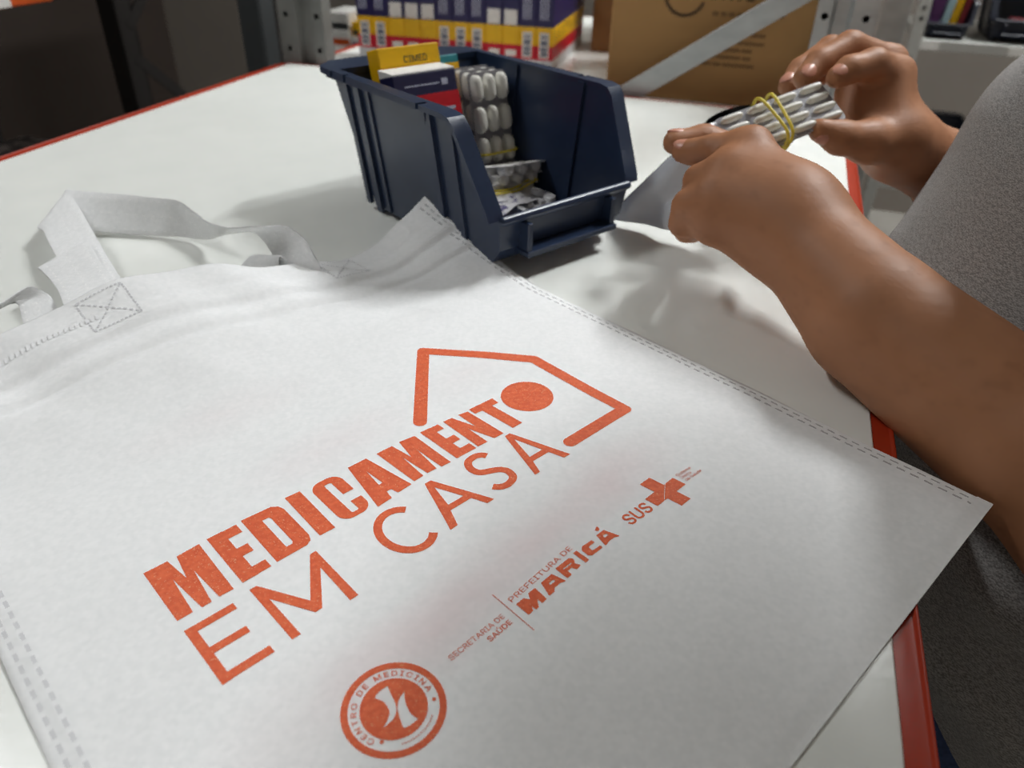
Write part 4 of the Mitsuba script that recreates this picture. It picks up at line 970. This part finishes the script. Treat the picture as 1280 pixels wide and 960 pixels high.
for i, off in enumerate((-0.0195, -0.0130)):
    rbn = ring_round(PW / 2 + 0.0014, 0.0125)
    c0 = pc + px_ * (PL / 2 - 0.057 + (0.0075 if i else 0.0))
    pts = np.array([c0 + py_ * q[0] + pn_ * (q[1] - 0.0012) + px_ * (0.0035 * q[0] / PW * (1 if i else -1)) for q in rbn])
    k = numbered('rubber_band'); scene[k] = mikit.ply(tube(pts, 0.0012, 8, True), 'm_rubber', smooth=True)
    tag(k, ['left yellow rubber band round the blister packs in the hands', 'right yellow rubber band round the blister packs in the hands'][i], 'rubber band')

# ------------------------------------------------------------------ the person
mat('m_skin', lambda p, n, uv: mikit.mix(mikit.mix(lin((150, 100, 68)), lin((167, 115, 82)), mikit.fbm(p.x * 40, p.y * 40, p.z * 40)), lin((136, 88, 58)), mikit.smoothstep(0.5, 0.9, mikit.fbm(p.x * 120, p.y * 120, p.z * 120)) * 0.4), 0.54,
    bump=lambda p, n, uv: mikit.fbm(p.x * 700, p.y * 700, p.z * 700, 2) * 0.00012, eps=4e-4, specular=0.4)
mat('m_nail', srgb(188, 132, 112), 0.34, specular=0.5)
mat('m_shirt', lambda p, n, uv: mikit.mix(lin((112, 110, 109)), lin((168, 165, 163)), mikit.smoothstep(0.2, 0.85, mikit.fbm(p.x * 900, p.y * 900, p.z * 1900, 2))), 0.9,
    bump=lambda p, n, uv: mikit.fbm(p.x * 1200, p.y * 1200, p.z * 1200, 2) * 0.0003, eps=4e-4, sheen=0.3)
mat('m_jeans', lambda p, n, uv: mikit.mix(lin((36, 50, 84)), lin((58, 74, 112)), mikit.fbm(p.x * 500, p.y * 500, p.z * 500, 2)), 0.85)
mat('m_hair', srgb(36, 24, 18), 0.5)
mat('m_eye', srgb(230, 226, 220), 0.2)
mat('m_iris', srgb(40, 24, 16), 0.2)
mat('m_lips', srgb(156, 84, 74), 0.4)
mat('m_shoe', srgb(40, 40, 44), 0.6)
LEFT = {'elbow': (0.2140, 0.3450, 0.7373), 'fore2': (0.1606, 0.3774, 0.7629), 'fore1': (0.0792, 0.4349, 0.7919), 'wrist': (0.0256, 0.4988, 0.8175), 'K1': (-0.0078, 0.5328, 0.8541), 'K2': (-0.0185, 0.5097, 0.8442), 'K3': (-0.0238, 0.4955, 0.8299), 'K4': (-0.0215, 0.4900, 0.8138), 'I1': (-0.0321, 0.5329, 0.8492), 'I2': (-0.0449, 0.5382, 0.8445), 'I3': (-0.0532, 0.5407, 0.8429), 'M1': (-0.0366, 0.5108, 0.8340), 'M2': (-0.0395, 0.5270, 0.8189), 'M3': (-0.0313, 0.5448, 0.8100), 'R1': (-0.0401, 0.4959, 0.8216), 'R2': (-0.0422, 0.4984, 0.8081), 'R3': (-0.0402, 0.5147, 0.7982), 'P1': (-0.0348, 0.5018, 0.8096), 'P2': (-0.0397, 0.5093, 0.7992), 'P3': (-0.0360, 0.5241, 0.7917), 'T0': (0.0097, 0.5566, 0.8262), 'T1': (-0.0157, 0.5748, 0.8366), 'T2': (-0.0423, 0.5734, 0.8431), 'T3': (-0.0617, 0.5598, 0.8434)}
RIGHT = {'elbow': (0.335, 0.800, 0.775), 'fore1': (0.1668, 0.7427, 0.7900), 'wrist': (0.1043, 0.7034, 0.8213), 'K1': (0.0898, 0.7156, 0.8741), 'K2': (0.0855, 0.7442, 0.8772), 'K3': (0.0796, 0.7652, 0.8756), 'K4': (0.0778, 0.7765, 0.8657),
    'I1': (0.0682, 0.6904, 0.8840), 'I2': (0.0506, 0.6730, 0.8816), 'I3': (0.0424, 0.6643, 0.8766), 'M1': (0.0501, 0.7242, 0.8900), 'M2': (0.0286, 0.6980, 0.8806), 'M3': (0.0193, 0.6807, 0.8709),
    'R1': (0.0374, 0.7524, 0.8821), 'R2': (0.0160, 0.7236, 0.8687), 'R3': (0.0089, 0.7044, 0.8591), 'P1': (0.0443, 0.7683, 0.8656), 'P2': (0.0239, 0.7421, 0.8555), 'P3': (0.0158, 0.7203, 0.8461),
    'T0': (0.1018, 0.6857, 0.8296), 'T1': (0.0760, 0.6572, 0.8331), 'T2': (0.0537, 0.6412, 0.8384), 'T3': (0.0382, 0.6328, 0.8443)}
LEFT = {k: np.array(v) for k, v in LEFT.items()}; RIGHT = {k: np.array(v) for k, v in RIGHT.items()}
SHL, SHR = np.array([0.365, 0.385, 1.01]), np.array([0.375, 0.775, 1.01])

PADS = [((0.0848, 0.7016, 0.8690), (0.0931, 0.6816, 0.8386), .0150), ((0.0690, 0.7014, 0.8652), (0.0741, 0.6814, 0.8378), .0140), ((0.0573, 0.7022, 0.8590), (0.0600, 0.6858, 0.8416), .0120)]
def hand_sdf(p, H, rad, palm_k, left):
    d = np.full(len(p), 9.0)
    w = H['wrist']
    kn = [H['K1'], H['K2'], H['K3'], H['K4']]
    for i, K in enumerate(kn):
        base = w + (K - w) * 0.12
        d = smin(d, sd_cap(p, base, K, rad['meta'], rad['K'][i]), palm_k)
    fingers = []
    for i, f in enumerate('IMRP'):
        r = rad[f]; ch = [kn[i], H[f + '1'], H[f + '2'], H[f + '3']]
        e = sd_cap(p, ch[0], ch[1], rad['K'][i] * 0.96, r[0])
        for a in (1, 2): e = smin(e, sd_cap(p, ch[a], ch[a + 1], r[a - 1], r[a]), 0.004)
        fingers.append(e)
    e = sd_cap(p, H['T0'], H['T1'], rad['T'][0], rad['T'][1])
    for a, b, i in (('T1', 'T2', 1), ('T2', 'T3', 2)): e = smin(e, sd_cap(p, H[a], H[b], rad['T'][i], rad['T'][i + 1]), 0.006)
    f = fingers[0]
    for g in fingers[1:]: f = smin(f, g, 0.0025)
    if not left:
        for a_, b_, r_ in PADS: d = smin(d, sd_cap(p, np.array(a_), np.array(b_), r_, r_), 0.010)
    d = smin(d, f, 0.009 if left else 0.007)
    d = smin(d, e, 0.008)
    d = smin(d, sd_cap(p, w, H['T0'], rad['wr'], rad['T'][0]), 0.02)
    return d
RL = dict(meta=0.0215, K=[.0120, .0102, .0100, .0102], wr=0.0235, I=[.0098, .0088, .0076], M=[.0102, .0090, .0078], R=[.0100, .0088, .0076], P=[.0088, .0078, .0068], T=[.016, .0130, .0108, .0086])
RR = dict(meta=0.0190, K=[.0132, .0135, .0128, .0115], wr=0.0235, I=[.0118, .0102, .0084], M=[.0120, .0104, .0088], R=[.0112, .0098, .0082], P=[.0098, .0086, .0074], T=[.0190, .0160, .0122, .0092])
def arm_sdf(p, H, SH, r):
    d = sd_cap(p, H['wrist'], H['fore1'], r[0], r[1])
    last = 'fore1'
    if 'fore2' in H: d = smin(d, sd_cap(p, H['fore1'], H['fore2'], r[1], r[2]), 0.004); last = 'fore2'
    d = smin(d, sd_cap(p, H[last], H['elbow'], r[2], r[3]), 0.004)
    return smin(d, sd_cap(p, H['elbow'], SH, r[3], r[4]), 0.03)
HC = np.array([0.220, 0.57, 1.250])
def head_sdf(p):
    d = sd_ell(p, HC, np.array([.098, .077, .112]))
    d = smin(d, sd_ell(p, HC + [-.045, 0, -.075], np.array([.052, .052, .058])), 0.04)
    d = smin(d, sd_cap(p, HC + [-.092, 0, .005], HC + [-.108, 0, -.028], .008, .0125), 0.012)        # nose
    for s in (-1, 1):
        d = smin(d, sd_ell(p, HC + [-.072, s * .038, -.035], np.array([.026, .024, .022])), 0.02)    # cheeks
        d = smin(d, sd_ell(p, HC + [.005, s * .080, -.012], np.array([.018, .009, .031])), 0.006)    # ears
        d = np.maximum(d, -sd_ell(p, HC + [-.098, s * .031, .012], np.array([.014, .015, .010])))    # eye sockets
        d = smin(d, sd_cap(p, HC + [-.092, s * .015, .028], HC + [-.080, s * .047, .027], .006, .005), 0.008)  # brows
    d = smin(d, sd_ell(p, HC + [-.088, 0, -.108], np.array([.020, .022, .018])), 0.02)
    d = smin(d, sd_cap(p, np.array([0.355, 0.58, 1.03]), HC + [.045, 0, -.06], .058, .054), 0.03)
    return d
def grouped(p, c, R, fn):
    q = np.linalg.norm(p - c, axis=1) - R
    m = q < 0.012
    out = q + 0.004
    if m.any(): out[m] = fn(p[m])
    return out
def body_sdf(p):
    d = grouped(p, np.array([.0, .525, .825]), 0.105, lambda q: smin(hand_sdf(q, LEFT, RL, 0.030, True), arm_sdf(q, LEFT, SHL, (.0305, .0385, .0425, .0440, .052)), 0.018))
    d2 = grouped(p, np.array([.06, .71, .855]), 0.105, lambda q: smin(hand_sdf(q, RIGHT, RR, 0.009, False), arm_sdf(q, RIGHT, SHR, (.0265, .0350, .0400, .0440, .052)), 0.018))
    d = np.minimum(d, d2)
    d = np.minimum(d, grouped(p, np.array([.20, .42, .85]), 0.36, lambda q: arm_sdf(q, LEFT, SHL, (.0305, .0385, .0425, .0440, .052))))
    d = np.minimum(d, grouped(p, np.array([.24, .76, .88]), 0.30, lambda q: arm_sdf(q, RIGHT, SHR, (.0265, .0350, .0400, .0440, .052))))
    d = np.minimum(d, grouped(p, np.array([.26, .57, 1.16]), 0.26, head_sdf))
    d = smin(d, sd_cap(p, SHL + [.01, .03, 0], SHR + [.01, -.03, 0], .050, .050), 0.02)
    d = smin(d, sd_cap(p, np.array([.385, .56, .62]), np.array([.385, .58, 1.02]), .09, .07), 0.05)
    return d
person = thing('person', 'person in a grey heather T-shirt slipping blister packs into a courier bag', 'person')
body = surface_nets(body_sdf, (-0.09, 0.27, 0.56), (0.47, 0.90, 1.37), 0.0028)
body = smooth_mesh(body, 8)
put('body', body, 'm_skin', person, smooth=True)

def shirt_sdf(p):
    d = sd_ell(p, np.array([.326, .595, .745]), np.array([.222, .220, .175]))
    d = smin(d, sd_ell(p, np.array([.292, .485, .60]), np.array([.190, .210, .142])), 0.05)
    d = smin(d, sd_ell(p, np.array([.285, .600, .862]), np.array([.147, .190, .094])), 0.05)
    d = smin(d, sd_ell(p, np.array([.315, .57, 1.00]), np.array([.145, .205, .12])), 0.06)
    d = smin(d, sd_cap(p, SHL + [0.008, .02, 0], SHR + [0.008, -.02, 0], .062, .062), 0.04)
    for S, E in ((SHL, LEFT['elbow']), (SHR, RIGHT['elbow'])):
        d = smin(d, sd_cap(p, S, S + (E - S) * 0.55, .063, .068), 0.03)
    c = p[:, 2] + 0.75 * p[:, 0] + 0.25 * p[:, 1]
    wv = meshkit.noise(p * 9, 2)
    low = np.clip((0.80 - p[:, 2]) / 0.12, 0, 1)
    fold = np.maximum(np.sin(c * 105 + wv * 7), -0.3) * 0.0055 * low + (meshkit.noise(p * 16, 4) - 0.5) * 0.006
    d = d - fold
    d = np.maximum(d, np.linalg.norm((p - np.array([.335, .58, 1.085])) * [1, 1, 0.8], axis=1) * -1 + 0.078)   # neckline
    return np.maximum(d, 0.47 - p[:, 2])
shirt = surface_nets(shirt_sdf, (0.06, 0.28, 0.46), (0.50, 0.90, 1.12), 0.005)
shirt = smooth_mesh(shirt, 4)
k = put('t_shirt', shirt, 'm_shirt', person, smooth=True); tag(k, 'grey heather T-shirt')
def jeans_sdf(p):
    d = sd_ell(p, np.array([.345, .52, .535]), np.array([.165, .185, .085]))
    for hip, knee, ank in (((.30, .41, .535), (-.04, .37, .535), (.0, .36, .09)), ((.31, .63, .535), (-.04, .69, .535), (.0, .69, .09))):
        d = smin(d, sd_cap(p, np.array(hip), np.array(knee), .088, .066), 0.04)
        d = smin(d, sd_cap(p, np.array(knee), np.array(ank), .064, .048), 0.02)
    return d
k = put('jeans', surface_nets(jeans_sdf, (-0.16, 0.24, 0.02), (0.54, 0.80, 0.68), 0.009), 'm_jeans', person, smooth=True); tag(k, 'dark blue jeans')
for y in (.36, .69):
    put('shoe', surface_nets(lambda p: np.maximum(smin(sd_ell(p, np.array([-.05, y, .035]), np.array([.125, .045, .045])), sd_ell(p, np.array([.0, y, .06]), np.array([.05, .042, .06])), 0.03), 0.002 - p[:, 2]), (-0.2, y - .07, -0.02), (0.1, y + .07, 0.15), 0.006), 'm_shoe', person, smooth=True)
hair = surface_nets(lambda p: np.maximum(smin(sd_ell(p, HC + [.012, 0, .012], np.array([.104, .086, .116])), sd_ell(p, HC + [.105, 0, .0], np.array([.04, .045, .045])), 0.02), -(sd_ell(p, HC + [-.115, 0, -.045], np.array([.085, .075, .125])))), HC - .2, HC + .2, 0.005)
hair = hair.submesh([np.nonzero(hair.triangles_center[:, 2] > HC[2] - 0.09)[0]], append=True)
put('hair', hair, 'm_hair', person, smooth=True)
for s in (-1, 1):
    e = put('eye', xf(trimesh.creation.icosphere(3, .0125), tilt(HC + [-.083, s * .031, .010])), 'm_eye', person, smooth=True)
    put('iris', xf(trimesh.creation.icosphere(2, .0062), tilt(HC + [-.0905, s * .031, .007])), 'm_iris', e, smooth=True)
lip = trimesh.creation.icosphere(3); lip.vertices *= [.008, .023, .0075]
put('lips', xf(lip, tilt(HC + [-.0955, 0, -.068])), 'm_lips', person, smooth=True)
def nail(c, along, out, w=.0058, l=.0072):
    along = unit(along); out = np.asarray(out, float); out = unit(out - (out @ along) * along); side = np.cross(out, along)
    s = trimesh.creation.icosphere(3); s.vertices *= [l, w, .0016]
    s.vertices[:, 2] -= 0.12 * (s.vertices[:, 1] / w) ** 2 * .012
    put('fingernail', xf(s, frame(c, along, side, out)), 'm_nail', person, smooth=True)
def nail_on(H, f, r, out, back=0.25):
    a, b = H[f + '2'], H[f + '3']; ax = unit(b - a)
    o = np.asarray(out, float); o = unit(o - (o @ ax) * ax)
    nail(b - ax * r * back + o * (r * 0.93), ax, o)
cam_dir = lambda q: unit(CAM - q)
nail_on(RIGHT, 'I', RR['I'][2], cam_dir(RIGHT['I3']) * 0.6 + np.array([0, 0, .8]))
nail_on(RIGHT, 'M', RR['M'][2], cam_dir(RIGHT['M3']) + np.array([0, 0, .3]))
nail_on(RIGHT, 'R', RR['R'][2], np.array([-.4, -.2, .8]))
nail_on(RIGHT, 'T', RR['T'][3], np.array([-.3, -.9, -.4]))
nail_on(LEFT, 'T', RL['T'][3], np.array([-.3, .3, 1.]))
nail_on(LEFT, 'I', RL['I'][2], np.array([-.3, -.2, .9]))

# stool that carries the person
st = thing('stool', 'round grey stool under the seated person', 'stool')
put('seat', xf(mesh_of(m3.Manifold.cylinder(0.03, 0.17, 0.17, 48)), tilt((.35, .53, .425))), 'm_slate', st, smooth=30)
for a in range(4):
    q = math.pi / 4 + a * math.pi / 2
    put('leg', tube(np.array([(.35 + .12 * math.cos(q), .53 + .12 * math.sin(q), .425), (.35 + .18 * math.cos(q), .53 + .18 * math.sin(q), 0.0)]), 0.011, 10), 'm_leg', st, smooth=True)
